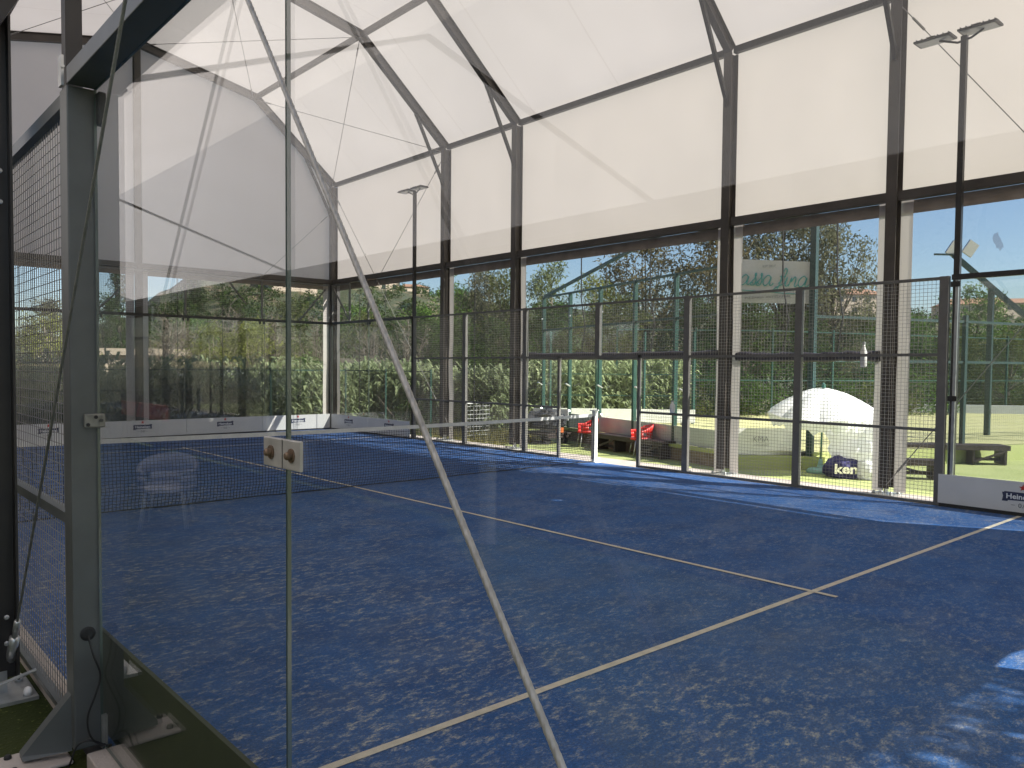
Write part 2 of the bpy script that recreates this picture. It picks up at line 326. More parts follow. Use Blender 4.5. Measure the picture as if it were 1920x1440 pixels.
def tag(o, label=None, cat=None, group=None, kind=None):
    if label: o['label'] = label
    if cat: o['category'] = cat
    if group: o['group'] = group
    if kind: o['kind'] = kind
    return o
def empty(name, loc, label, cat, group=None):
    o = bpy.data.objects.new(name, None); C.objects.link(o); o.location = loc; o.empty_display_size = .2; ORG[o] = Vector(loc); return tag(o, label, cat, group)
def copy_tree(o, parent=None):
    c = o.copy(); C.objects.link(c)
    if parent is not None: c.parent = parent
    for ch in list(o.children): copy_tree(ch, c)
    return c
def box1(name, m, parent, *a, **k):
    b = MB(); b.box(*a); return b.build(name, m, parent, **k)
def text_mesh(mb, body, origin, ex, ez, height, bold=0, width=None, mi=0, off=.003, squash=1):
    """letters laid on a plane: ex = reading direction, ez = up; origin = centre of the word"""
    cu = bpy.data.curves.new("t", 'FONT'); cu.body = body; cu.size = 1; cu.offset = bold; cu.resolution_u = 3; cu.align_x = 'CENTER'
    ob = bpy.data.objects.new("t", cu); C.objects.link(ob); dg = bpy.context.evaluated_depsgraph_get(); dg.update()
    me = ob.evaluated_get(dg).to_mesh()
    xs = [v.co.x for v in me.vertices]; ys = [v.co.y for v in me.vertices]; w = max(xs) - min(xs); h = max(ys) - min(ys); y0 = min(ys); xc = (max(xs) + min(xs)) / 2
    sc = height / h; sx = sc if width is None else width / w
    ex = Vector(ex).normalized(); ez = Vector(ez).normalized(); nn = ex.cross(ez); b = len(mb.v)
    for v in me.vertices: mb.v.append(tuple(Vector(origin) + ex * (v.co.x - xc) * sx + ez * ((v.co.y - y0) * sc - height / 2) + nn * off))
    for p in me.polygons: mb.f.append(tuple(b + i for i in p.vertices)); mb.m.append(mi)
    ob.evaluated_get(dg).to_mesh_clear(); bpy.data.objects.remove(ob); bpy.data.curves.remove(cu)
def poly(mb, pts, origin, ex, ez, mi=0, off=.003):
    ex = Vector(ex).normalized(); ez = Vector(ez).normalized(); nn = ex.cross(ez)
    mb.quad(*[Vector(origin) + ex * a + ez * b + nn * off for a, b in pts], mi=mi)

# ------------------------------------------------------------------ ground and court
def sheet(name, pts, z, m, kind='structure', thick=0):
    b = MB(); b.quad(*[(x, y, z) for x, y in pts])
    if thick:
        n = len(pts)
        for i in range(n):
            (x0, y0), (x1, y1) = pts[i], pts[(i + 1) % n]; b.quad((x0, y0, z - thick), (x1, y1, z - thick), (x1, y1, z), (x0, y0, z))
    return tag(b.build(name, m), kind=kind)
sheet('ground', [(-900, -900), (900, -900), (900, 900), (-900, 900)], GZ - .03, M['ground'])
sheet('turf', [(11.05, -14), (34, -14), (34, 3), (24, 9), (17, 12), (11.05, 9.0)], GZ, M['turf'])
cf = sheet('court_surface', [(-.10, -YB), (XF, -YB), (XF, YB), (-.10, YB)], 0, M['court'])
tag(cf, 'blue padel court turf streaked with sand')
lm = mat('painted white line', (.56, .51, .42), .8, 0, .14, 14)
for k, (x0, x1, y0, y1) in enumerate(((-.1, XF, -6.975, -6.925), (-.1, XF, 6.925, 6.975), (4.975, 5.025, -7.15, 7.15))):
    z = .004 + .002 * (k == 2)
    b = MB(); b.quad((x0, y0, z), (x1, y0, z), (x1, y1, z), (x0, y1, z)); b.build('court_line', lm, cf)
# paving strips round the court (a plinth a step above the turf)
b = MB()
b.box(XF + .0, 11.05, -11.2, 11.4, -.5, -.012); b.box(-.10, XF, YB, 11.4, -.5, -.012); b.box(-.10, XF, -11.2, -YB, -.5, -.012)
tag(b.build('pavement', M['concrete']), kind='structure')
sheet('mossy_turf', [(-14, -20), (-.17, -20), (-.17, 30), (-14, 30)], -.004, M['turf_dark'], thick=.5)  # carried on out of view to darken the glass reflections
b = MB(); b.box(-.172, -.06, -5.98, YB, -.4, .055); b.box(-.20, -.0, -11, -6.26, -.4, .06)
tag(b.build('kerb', M['concrete'], bevel=.006), kind='structure')
# ------------------------------------------------------------------ canopy
FR = [10.7, 5.3, 2.77, -2.47, -5.15, -10.25]
XC, XL, XR = 5.25, -.372, 10.72
SEC = [(XL, 7.09), (2.18, 9.11), (XC, 9.74), (8.32, 9.11), (XR, 7.09)]
cn = empty('tent_canopy', (XC, 0, 0), 'large white fabric canopy on dark steel frames over the blue court', 'canopy')
for y in FR:
    for x, sgn in ((XR, 1), (XL, -1)):
        b = MB(); b.ibeam((x, y, .09), (x, y, 7.05), .15, .2, (1, 0, 0)); col = b.build('column', M['bronze'] if sgn > 0 else M['black'], cn)
        b = MB(); b.box(x - .19, x + .17, y - .17, y + .17, -.012, .014)
        b.build('base_plate', M['galv'], cn)
        b = MB()
        b.box(x - .05, x + .05, y - .012, y + .012, .014, .13)
        for dx in (-.14, .14):
            for dy in (-.12, .12): b2 = MB(); b2.lathe((x + dx * .9, y + dy, .014), [(.022, 0), (.022, .022), (.016, .038), (.006, .045)], 10); b2.build('anchor_bolt', M['cap'] if sgn < 0 else M['galv'], cn, smooth=True)
        b.build('base_bracket', M['galv'], cn)
        if sgn < 0:
            for zz in ((.30, .44, 2.62, 2.78) if y == -5.15 else ()):
                b = MB(); b.lathe((x + .04, y - .078, zz), [(.013, 0), (.013, .006), (.008, .011)], 10, axis=(0, -1, 0)); b.build('bolt', M['galv'], col)
    for (xa, za), (xb, zb) in zip(SEC[:-1], SEC[1:]):
        b = MB(); d = Vector((xb - xa, 0, zb - za)).normalized(); n = Vector((-d.z, 0, d.x)); e = .02
        b.ibeam(Vector((xa, y, za)), Vector((xb, y, zb)), .12, .19, n); b.build('rafter', M['bronze'], cn)
    for x, sg in ((XR, 1), (XL, -1)):
        b = MB(); b.beam((x - sg * .1, y, 6.22), (x - sg * .88, y, 7.68), .06, .06, up=(0, 1, 0))
        b.beam((x - sg * .09, y, 6.16), (x - sg * .13, y, 6.30), .09, .05, up=(0, 1, 0)); b.beam((x - sg * .84, y, 7.62), (x - sg * .9, y, 7.72), .09, .05, up=(0, 1, 0))
        b.build('knee_brace', M['black'], cn)
for k in range(5):
    x, z = SEC[k]
    for ya, yb in zip(FR[:-1], FR[1:]):
        b = MB(); b.box(x - .045, x + .045, yb + .07, ya - .07, z - .055, z + .055)
        b.build('purlin', M['black'] if k in (0, 4) else M['bronze'], cn)
ER = .13
def seg_n(k):
    (xa, za), (xb, zb) = SEC[k], SEC[k + 1]; d = Vector((xb - xa, 0, zb - za)).normalized(); return Vector((-d.z, 0, d.x))
SK = []                                   # mitred corners of the roof skin
for k in range(5):
    a = seg_n(max(k - 1, 0)); c = seg_n(min(k, 3)); m_ = (a + c).normalized(); o_ = m_ * (ER / max(.3, m_.dot(a))); SK.append((SEC[k][0] + o_.x, SEC[k][1] + o_.z))
for (xa, za), (xb, zb) in zip(SK[:-1], SK[1:]):
    for ya, yb in zip([FR[0] + .13] + FR[1:-1], FR[1:-1] + [FR[-1] - .13]):
        d = Vector((xb - xa, 0, zb - za)).normalized(); n = Vector((-d.z, 0, d.x))
        b = MB(); NU, NV = 10, 6
        pts = {}
        for i in range(NU + 1):
            for j in range(NV + 1):
                u, v = i / NU, j / NV; sag = -.035 * math.sin(math.pi * u) * math.sin(math.pi * v)
                p = Vector((xa + (xb - xa) * u, 0, za + (zb - za) * u)) + n * sag; pts[i, j] = (p.x, yb + (ya - yb) * v, p.z)
        for i in range(NU):
            for j in range(NV): b.quad(pts[i, j], pts[i, j + 1], pts[i + 1, j + 1], pts[i + 1, j])
        b.build('roof_panel', M['roof_membrane'], cn, smooth=True)
RZ = 4.27
def zig(b, axis, c, a0, a1, z0, z1, amp, seed, nx=10, nz=14, straight=True):
    """loosely hanging sheet, wavy out of its plane"""
    P = {}
    for i in range(nx + 1):
        for j in range(nz + 1):
            u = a0 + (a1 - a0) * i / nx; z = z0 + (z1 - z0) * j / nz
            w = amp * (noise.noise(Vector((u * 1.3 + seed, z * .8, seed * 3.1))) + .4 * noise.noise(Vector((u * 4 + seed, z * 2.2, seed)))) * (1 - (j / nz) ** 3)
            P[i, j] = (c + w, u, z) if axis == 'x' else (u, c + w, z)
    for i in range(nx):
        for j in range(nz): b.quad(P[i, j], P[i + 1, j], P[i + 1, j + 1], P[i, j + 1])
def side(x, sg, bays):
    xs = x + sg * .115
    for ya, yb, zb, flaps in bays:
        b = MB(); b.box(x - .06, x + .06, yb + .075, ya - .075, RZ - .075, RZ + .055); b.build('window_rail', M['bronze'], cn)
        b = MB(); zig(b, 'x', xs, yb, ya, RZ, 7.20, .012, ya); b.build('side_panel', M['membrane'], cn, smooth=True)
        b = MB(); zig(b, 'x', xs - sg * .02, yb + .1, ya - .1, RZ - .26, RZ - .07, .006, ya + 3, 12, 2); b.build('valance', M['valance'], cn, smooth=True)
        if zb is None: continue
        b = MB(); zig(b, 'x', xs - sg * .02, yb + .22, ya - .22, zb + .06, RZ - .26, .05, ya + 1, 14, 14)
        b.build('clear_window', M['pvc'], cn, smooth=True)
        for e, (s0, s1), on in ((0, (yb + .07, yb + .235), flaps[1]), (1, (ya - .235, ya - .07), flaps[0])):
            if on:
                b = MB(); zig(b, 'x', xs - sg * .035, s0, s1, 0.03, RZ - .06, .035, ya + 7 * e, 3, 22); b.build('window_flap', M['flap'], cn, smooth=True)
        if zb > .5:
            b = MB(); pts = [(xs - sg * .03 + .008 * math.sin(i * 1.7), yb + .16 + (ya - yb - .32) * i / 20, zb + .006 * math.sin(i * .9 + ya) - .015 * math.sin(math.pi * i / 20)) for i in range(21)]
            b.tube(pts, [.078 + .010 * math.sin(i * 2.1) for i in range(21)], 10); b.build('rolled_hem', M['hem'], cn, smooth=True)
            b = MB()
            for fy in (.33, .66):
                y = yb + (ya - yb) * fy; b.tube([(xs + sg * .04, y, RZ - .1), (xs + sg * .02, y - .03, 3.2), (xs + sg * .05, y - .12, 2.6), (xs, y - .06, zb)], .013, 5)
            b.build('roller_cord', M['rubber'], cn)
side(XR, 1, [(FR[0], FR[1], .03, (1, 0)), (FR[1], FR[2], .03, (1, 0)), (FR[2], FR[3], 2.04, (1, 1)), (FR[3], FR[4], 2.0, (1, 1)), (FR[4], FR[5], .03, (1, 0))])
side(XL, -1, [(FR[k], FR[k + 1], None, 0) for k in range(5)])
# thin seams of the clear windows
b = MB()
for y in (9.4, 8.1, 6.8, 4.3, -6.9, -8.6): b.box(XR + .1, XR + .112, y - .008, y + .008, .05, RZ - .2)
b.build('window_seams', M['rubber'], cn)
def gable(y, sg, zopen):
    ys = y + sg * .115
    b = MB(); b.quad((XL - .1, ys, RZ), (XR + .1, ys, RZ), *[(x, ys, z) for x, z in reversed(SK)]); b.build('gable_panel', M['membrane'], cn)
    b = MB(); b.ibeam((XC - .05, y, .02), (XC - .05, y, 9.7), .15, .16, (0, 1, 0)); b.build('gable_column', M['bronze'], cn)
    b = MB(); b.box(XL + .1, XR - .1, y - .06, y + .06, RZ - .075, RZ + .055); b.build('window_rail', M['bronze'], cn)
    if zopen is None:
        b = MB(); zig(b, 'y', ys - sg * .02, XL + .1, XR - .1, RZ - .24, RZ - .07, .006, y + 3, 24, 2); b.build('valance', M['valance'], cn, smooth=True)
        for a0, a1 in ((XL + .22, XC - .25), (XC + .18, XR - .22)):
            b = MB(); zig(b, 'y', ys - sg * .02, a0, a1, .05, RZ - .24, .05, a0 + y, 14, 14); b.build('clear_window', M['pvc'], cn, smooth=True)
        for a0, a1 in ((XC - .34, XC - .13), (XC + .03, XC + .2), (XR - .3, XR - .1), (XL + .1, XL + .3)):
            b = MB(); zig(b, 'y', ys - sg * .035, a0, a1, .03, RZ - .06, .03, a0, 3, 22); b.build('window_flap', M['flap'], cn, smooth=True)
        b = MB()
        for x in (6.2, 7.4, 8.6, 9.7, 2.6, 3.9): b.box(x - .007, x + .007, ys + .0, ys + .01, .05, RZ - .2)
        b.build('window_seams', M['rubber'], cn)
    else:
        b = MB(); N = 60
        for i in range(N):
            x0, x1 = XL + (XR - XL) * i / N, XL + (XR - XL) * (i + 1) / N; h0, h1 = [zopen + .10 * noise.noise(Vector((x * 1.1, 3, 0))) + .07 * noise.noise(Vector((x * 4, 7, 0))) for x in (x0, x1)]
            b.quad((x0, ys, h0), (x1, ys, h1), (x1, ys, RZ), (x0, ys, RZ))
        b.build('end_panel', M['flap'], cn)  # unseen end panel, ragged hem shaped to break up the sun patch
gable(FR[0], 1, None); gable(FR[5], -1, 1.78)
b = MB(); b.beam((-.50, -5.27, 3.28), (.05, -5.27, 4.26), .08, .12, up=(0, 1, 0)); b.build('portal_brace', M['black'], cn)
def cable(b, p, q, r=.007, tb=.12):
    p = Vector(p); q = Vector(q); b.tube([p, q], r, 6); d = (q - p).normalized()
    b.tube([p + d * .25, p + d * (.25 + .26)], .016, 8)
for pts in [((XR - .02, 10.62, 6.85), (XR - .02, 5.0, .25)), ((XR - .02, 5.36, 6.9), (XR - .02, 10.6, 2.0)),
            ((8.32, 10.62, 9.02), (XR - .12, 5.36, 7.0)), ((8.32, 5.36, 9.02), (XR - .1, 10.62, 7.0)),
            ((XC, 10.62, 9.68), (8.2, 5.36, 9.05)), ((8.2, 10.62, 9.05), (XC, 5.36, 9.68)),
            ((2.3, 10.62, 9.05), (XC, 5.36, 9.68)), ((XC, 10.62, 9.68), (2.3, 5.36, 9.05)), ((2.1, 5.36, 9.02), (XL + .1, 10.62, 7.0)), ((2.1, 10.62, 9.02), (XL + .1, 5.36, 7.0)),
            ((XR - .1, 10.6, 6.3), (5.4, 10.6, 1.4)), ((XR - .03, -5.2, 6.9), (XR - .03, -10.2, .1)), ((XR - .12, -5.2, .15), (XR - .12, -10.2, 7.0))]:
    b = MB(); cable(b, *pts); b.build('bracing_wire', M['wire'], cn)

def wire_rope(name, p, q, r, m, label, parts=True, pitch=.11, lobes=6, grp=None):
    """laid wire rope: lobed section turning along its length"""
    p = Vector(p); q = Vector(q); d = (q - p).normalized(); L = (q - p).length; a = d.cross(Vector((1, 0, 0))).normalized(); c = d.cross(a)
    e = empty(name, p, label, 'cable'); b = MB(); n = lobes * 5; k = int(L / .012)
    for i in range(k + 1):
        s_ = L * i / k; tw = 2 * math.pi * s_ / pitch
        for j in range(n):
            an = 2 * math.pi * j / n; rr = r * (.74 + .26 * abs(math.cos(lobes * (an) / 2)) ** .6)
            b.v.append(tuple(p + d * s_ + (a * math.cos(an + tw) + c * math.sin(an + tw)) * rr))
    for i in range(k):
        for j in range(n): b.f.append((i * n + j, i * n + (j + 1) % n, (i + 1) * n + (j + 1) % n, (i + 1) * n + j)); b.m.append(0)
    b.build('rope', m, e, smooth=True)
    b = MB(); b.tube([p - d * .02, p + d * .10], .016, 10); b.tube([p - d * .16, p - d * .02], .009, 8); b.build('end_socket', M['galv'], e, smooth=True)
    return e
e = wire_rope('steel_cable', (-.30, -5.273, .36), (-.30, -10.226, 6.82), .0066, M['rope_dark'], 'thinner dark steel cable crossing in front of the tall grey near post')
b = MB(); d = Vector((0, -4.95, 6.46)).normalized(); p = Vector((-.30, -5.273, .36))
b.tube([p - d * .04, p - d * .30], .026, 10); b.build('turnbuckle', M['galv'], e, smooth=True)
b = MB(); b.tube([p - d * .29, p - d * .36], .012, 8); b.build('shackle', M['galv'], e)
b = MB(); b.tube([(-.42, -5.27, .09), (-.20, -5.24, .13)], .010, 8); b.build('pin', M['galv'], e)
wire_rope('steel_cable', (-.28, -10.013, .12), (-.28, -5.125, 6.80), .0066, M['rope'], 'thick light grey twisted cable slanting across the middle of the glass')

# ------------------------------------------------------------------ court enclosure
def mesh_grid(b, axis, c, a0, a1, z0, z1, w=.0050, pitch=.0505):
    n = max(1, round((a1 - a0) / pitch)); k = max(1, round((z1 - z0) / pitch))
    P = (lambda a, z, o=0: (c + o, a, z)) if axis == 'x' else (lambda a, z, o=0: (a, c + o, z))
    for i in range(1, n):
        a = a0 + (a1 - a0) * i / n; b.wire(P(a, z0), P(a, z1), w)
    for j in range(1, k):
        z = z0 + (z1 - z0) * j / k; b.wire(P(a0, z, w * .9), P(a1, z, w * .9), w)
# far side fence, six bays with an open doorway in the middle
fs = empty('mesh_fence', (XF, 0, 0), 'long grey steel mesh fence with an open doorway on the far side', 'fence')
for y in (-6, -4, -2, 2, 4, 6):
    z0 = 0
    b = MB(); b.box(XF, XF + .07, y - .055, y + .055, z0, 3.03); b.build('post', M['fence_steel'], fs)
    b = MB(); b.quad((XF + .02, y - .06, .02), (XF + .02, y + .06, .02), (XF + .2, y + .05, .02), (XF + .2, y - .05, .02)); b.beam((XF + .07, y, .03), (XF + .14, y, .03), .1, .02); b.build('foot_plate', M['galv'], fs)
b = MB(); b.box(XF, XF + .07, -.055, .055, 2.03, 3.03); b.build('post', M['fence_steel'], fs)
for y in (-1, 1): b = MB(); b.box(XF, XF + .05, y - .03, y + .03, 0, 2.03); b.build('door_jamb', M['fence_steel'], fs)
b = MB(); b.box(XF, XF + .05, -1.03, 1.03, 1.985, 2.03); b.build('door_lintel', M['fence_steel'], fs)
for ya, yb in ((-6, -4), (-4, -2), (-2, 0), (0, 2), (2, 4), (4, 6)):
    y0, y1 = ya + .055, yb - .055
    b = MB(); b.box(XF + .005, XF + .045, y0, y1, 2.985, 3.025); b.build('top_rail', M['fence_steel'], fs)
    l0, l1 = y0, y1
    if ya == -2: l1 = -1.03
    if ya == 0: l0 = 1.03
    for z in (.02, 1.0): b = MB(); b.box(XF + .005, XF + .045, l0, l1, z - .02, z + .02); b.build('rail', M['fence_steel'], fs)
    b = MB(); b.box(XF + .005, XF + .045, l0, l1, 1.98, 2.02); b.build('rail', M['fence_steel'], fs)
    b = MB(); mesh_grid(b, 'x', XF + .03, y0, y1, 2.02, 2.985); mesh_grid(b, 'x', XF + .03, l0, l1, 1.02, 1.98); mesh_grid(b, 'x', XF + .03, l0, l1, .04, .98); b.build('wire_mesh', M['wire'], fs)
def clamp_pair(name, b, axis, c, a, z):
    if axis == 'x': b.box(c - .03, c + .03, a - .05, a + .05, z - .04, z + .04)
    else: b.box(a - .05, a + .05, c - .03, c + .03, z - .04, z + .04)
def glass_wall(label, axis, c, edges, top=True, rail_m='black', mesh=None, g='glass_far', ends=(1, 1), side_out=1):
    """panes between successive edges, 3 m high; mesh = list of (a0,a1) with wire mesh from 3 to 4 m"""
    mid = (edges[0] + edges[-1]) / 2
    e = empty('glass_wall', (c, mid, 0) if axis == 'x' else (mid, c, 0), label, 'glass wall')
    for a0, a1 in zip(edges[:-1], edges[1:]):
        b = MB(); b.pane(a0 + .006, a1 - .006, .03, 2.97, c, .012, axis); b.build('glass_pane', [M[g], M['glass_edge']], e)
    o = side_out
    def bx(n, m, a0, a1, z0, z1, d0=-.04, d1=.04):
        b = MB()
        if axis == 'x': b.box(c + d0, c + d1, a0, a1, z0, z1)
        else: b.box(a0, a1, c + d0, c + d1, z0, z1)
        return b.build(n, m, e)
    lo, hi = min(edges), max(edges)
    bx('top_rail', M[rail_m], lo, hi, 2.972, 3.04, -.035, .035); bx('bottom_rail', M['black'], lo, hi, 0, .03, -.03, .03)
    for a in edges[1:-1]:
        b = MB(); 
        for z in (2.9,):
            for s_ in (-.06, .06):
                if axis == 'x': b.box(c - .02, c + .02, a + s_ - .022, a + s_ + .022, z, z + .07)
                else: b.box(a + s_ - .022, a + s_ + .022, c - .02, c + .02, z, z + .07)
        b.build('clip', M['black'], e)
    if mesh:
        for a0, a1 in mesh:
            b = MB(); mesh_grid(b, axis, c, a0 + .02, a1 - .02, 3.04, 4.05); b.build('wire_mesh', M['wire'], e)
            bx('top_mesh_rail', M['fence_steel'], a0, a1, 4.05, 4.09, -.02, .02)
            a = a0
            bx('mesh_post', M['fence_steel'], a - .025, a + .025, 3.04, 4.05, -.02, .02)
        a = mesh[-1][1]; bx('mesh_post', M['fence_steel'], a - .025, a + .025, 3.04, 4.05, -.02, .02)
    return e, bx
bw, bx = glass_wall('wide glass back wall at the far left end of the blue court, wire mesh on top', 'y', YB, [-.08, 2.03, 4.08, 6.12, 8.16, 10.2], mesh=[(-.08, 2.03), (2.03, 4.08), (4.08, 6.12), (6.12, 8.16), (8.16, 10.2)])
for p, q in (((7.31, 10.1, 3.95), (7.75, 10.1, 3.42)), ((4.05, 10.1, 3.05), (4.62, 10.1, 3.62)), ((10.12, 10.1, 3.97), (9.3, 10.1, 3.05))):
    b = MB(); b.beam(p, q, .035, .035); b.build('diagonal_strut', M['fence_steel'], bw)
for x in (-.1, 10.24): b = MB(); b.box(x - .04, x + .04, YB - .04, YB + .06, 0, 4.09); b.build('corner_post', M['black'], bw)
fg, bx = glass_wall('glass side wall in the far corner, left of the long mesh fence', 'x', XF, [6.06, 8.02, 9.97], mesh=[(9.0, 9.96)])
b = MB(); b.beam((XF, 9.9, 4.0), (XF, 9.05, 3.08), .035, .035); b.beam((XF, 8.05, 3.04), (XF, 8.05, 3.5), .04, .04); b.build('diagonal_strut', M['fence_steel'], fg)
b = MB(); b.box(XF + .0, XF + .07, 6.0, 6.05, 0, 3.04); b.build('post', M['black'], fg)
rg, bx = glass_wall('glass side wall at the right edge beyond the last mesh bay', 'x', XF, [-9.97, -8.06, -6.1], side_out=1)
b = MB()
for z in (1.39, 2.88): b.box(XF - .03, XF - .01, -6.20, -6.09, z, z + .07); b.lathe((XF - .03, -6.165, z + .035), [(.018, 0), (.018, .01)], 8, axis=(-1, 0, 0))
b.build('clamp', M['black'], rg)
b = MB(); b.box(XF - .045, XF + .0, -9.97, -6.03, .0, .05); b.build('skirting', M['rubber'], rg)
b = MB(); b.box(XF - .012, XF + .01, -6.175, -6.14, .05, 2.97); b.build('edge_profile', M['galv'], rg)
# near end back wall (behind the right edge of the photo)
nb, bx = glass_wall('glass back wall closing the near end of the blue court', 'y', -YB, [.0, 2.03, 4.08, 6.12, 8.16, 10.2])
# near side fence
nf = empty('mesh_fence', (XN - .03, 0, 0), 'grey steel mesh fence on the near left side, left of the tall grey post', 'fence')
xn = -.135
for y in (-4, -2, 0, 2, 4, 6, 8):
    b = MB(); b.box(xn - .09, xn, y - .05, y + .05, .05, 3.0); b.build('post', M['steel'], nf)
for ya, yb in zip((-6.02, -4, -2, 0, 2, 4, 6, 8), (-4, -2, 0, 2, 4, 6, 8, 10)):
    b = MB(); b.box(xn - .07, xn - .01, ya + .05, yb - .05, 2.95, 3.01); b.build('top_rail', M['steel'], nf)
    for z in (1.06,): b = MB(); b.box(xn - .065, xn - .01, ya + .05, yb - .05, z - .025, z + .025); b.build('rail', M['steel'], nf)
    b = MB(); b.box(xn - .055, xn - .01, ya + .05, yb - .05, .06, .09); b.build('rail', M['steel'], nf)
    b = MB(); mesh_grid(b, 'x', xn - .03, ya + .05, yb - .05, 1.085, 2.95, .0045); mesh_grid(b, 'x', xn - .03, ya + .05, yb - .05, .09, 1.035, .0045); b.build('wire_mesh', M['wire'], nf)
# near glass wall with its tall grey post
ng = empty('glass_wall', (XN, -8, 0), 'foreground glass wall with a tall grey steel post, in front of the camera', 'glass wall')
for y0, y1 in ((-8.048, -6.22), (-10.02, -8.056)):
    b = MB(); b.pane(y0, y1, .075, 2.984, XN, .012, 'x'); b.build('glass_pane', [M['glass'], M['glass_edge']], ng)
b = MB(); rs = random.Random(4); K = 18
pl = [(-.1305, -9.708 - .0045 * math.cos(2 * math.pi * i / K) * rs.uniform(.6, 1.1) + .003 * math.sin(2 * math.pi * i / K), 1.919 + .011 * math.sin(2 * math.pi * i / K) * rs.uniform(.7, 1.15)) for i in range(K)]
b.quad(*pl); b.build('dirt_mark', clear_mat('dirt smear', (.78, .74, .75), .3, .2, (.25, .2, .2)), ng)
b = MB(); b.box(-.236, -.114, -6.21, -6.085, .06, 2.985); post = b.build('corner_post', M['steel'], ng, bevel=.006)
b = MB(); b.box(-.236, -.114, -10.05, -6.21, 2.985, 3.06); b.build('top_rail', M['steel'], ng, bevel=.004)
b = MB(); b.box(-.248, -.236, -6.17, -6.12, 2.99, 3.12); b.lathe((-.242, -6.172, 3.07), [(.008, 0), (.008, .006)], 8, axis=(0, -1, 0)); b.build('rail_bracket', M['galv'], ng)
b = MB(); b.box(-.122, -.088, -6.26, -6.20, 2.83, 2.97)
b.build('corner_clip', M['rubber'], ng, bevel=.008)
b = MB(); b.box(-.185, -.098, -6.232, -6.212, 1.50, 1.562); cl = b.build('clamp_plate', mat('dull zinc', (.22, .215, .19), .5, .4, .2, 20), ng, bevel=.006)
for dx, dz in ((-.172, 1.515), (-.140, 1.548), (-.118, 1.533)): b = MB(); b.lathe((dx, -6.236, dz), [(.008, 0), (.008, .006)], 10, axis=(0, -1, 0)); b.build('screw', M['rubber'], cl)
b = MB(); b.box(-.142, -.131, -8.150, -7.935, 1.505, 1.585); cl = b.build('clamp_plate', mat('worn clear acrylic', (.42, .40, .37), .35, .1, .2, 12), ng, bevel=.003)
b = MB(); b.box(-.1431, -.1425, -8.0530, -8.0505, 1.506, 1.584); b.build('joint', M['rubber'], cl)
rb_ = mat('rusty bolt', (.22, .15, .10), .5, .5, .3, 40)
for y in (-8.105, -7.985):
    b = MB(); b.lathe((-.142, y, 1.545), [(.019, 0), (.019, .004), (.011, .0042), (.011, .016), (.007, .020)], 12, axis=(-1, 0, 0)); b.build('bolt', rb_, cl)
# splayed foot of the post
b = MB(); zt = .02
b.quad((-.22, -6.17, .05), (-.22, -6.10, .05), (-.22, -6.10, .33), (-.22, -6.17, .33)); 
P1 = [(-.236, -6.17, .05), (-.42, -6.10, .03), (-.42, -6.09, .05), (-.236, -6.16, .30)]; P2 = [(x, y + .06, z) for x, y, z in P1]
b.quad(*P1); b.quad(*reversed(P2))
for i in range(4): b.quad(P1[i], P2[i], P2[(i + 1) % 4], P1[(i + 1) % 4])
b.build('foot_brace', M['steel'], ng)
b = MB(); b.box(-.50, -.236, -6.20, -5.96, .0, .018); fp = b.build('foot_plate', M['concrete'], ng, bevel=.02)
for x, y in ((-.46, -6.15), (-.46, -6.0)): b = MB(); b.lathe((x, y, .018), [(.016, 0), (.016, .010), (.01, .018)], 10); b.build('bolt', M['rubber'], fp)
b = MB(); b.lathe((-.177, -6.211, .58), [(.032, 0), (.032, .004), (.022, .007)], 18, axis=(0, -1, 0)); b.build('rubber_grommet', M['rubber'], ng)
b = MB(); b.box(-.128, -.105, -6.24, -6.215, .05, .2); b.build('lower_clip', M['galv'], ng)
b = MB(); kp = [(-.178, -6.222, .57), (-.165, -6.25, .49), (-.14, -6.262, .40), (-.162, -6.27, .32), (-.195, -6.27, .23), (-.19, -6.275, .15), (-.15, -6.28, .09), (-.105, -6.29, .082), (-.06, -6.29, .09)]
kp2 = [(-.13, -6.28, .085), (-.19, -6.27, .12), (-.235, -6.25, .10), (-.26, -6.24, .03), (-.27, -6.23, .003)]
def smooth_path(P, n=6):
    P = [Vector(p) for p in P]; out = []
    for i in range(len(P) - 1):
        p0 = P[max(i - 1, 0)]; p1 = P[i]; p2 = P[i + 1]; p3 = P[min(i + 2, len(P) - 1)]
        for k in range(n):
            t = k / n; out.append(.5 * ((2 * p1) + (-p0 + p2) * t + (2 * p0 - 5 * p1 + 4 * p2 - p3) * t * t + (-p0 + 3 * p1 - 3 * p2 + p3) * t ** 3))
    return out + [P[-1]]
b.tube(smooth_path(kp[:-1] + [(-.125, -6.30, .075)]), .0045, 6); b.tube(smooth_path(kp2), .0045, 6)
tag(b.build('power_cable', M['rubber']), 'thin black cable curling down from the hole in the tall grey post to the turf', 'cable')

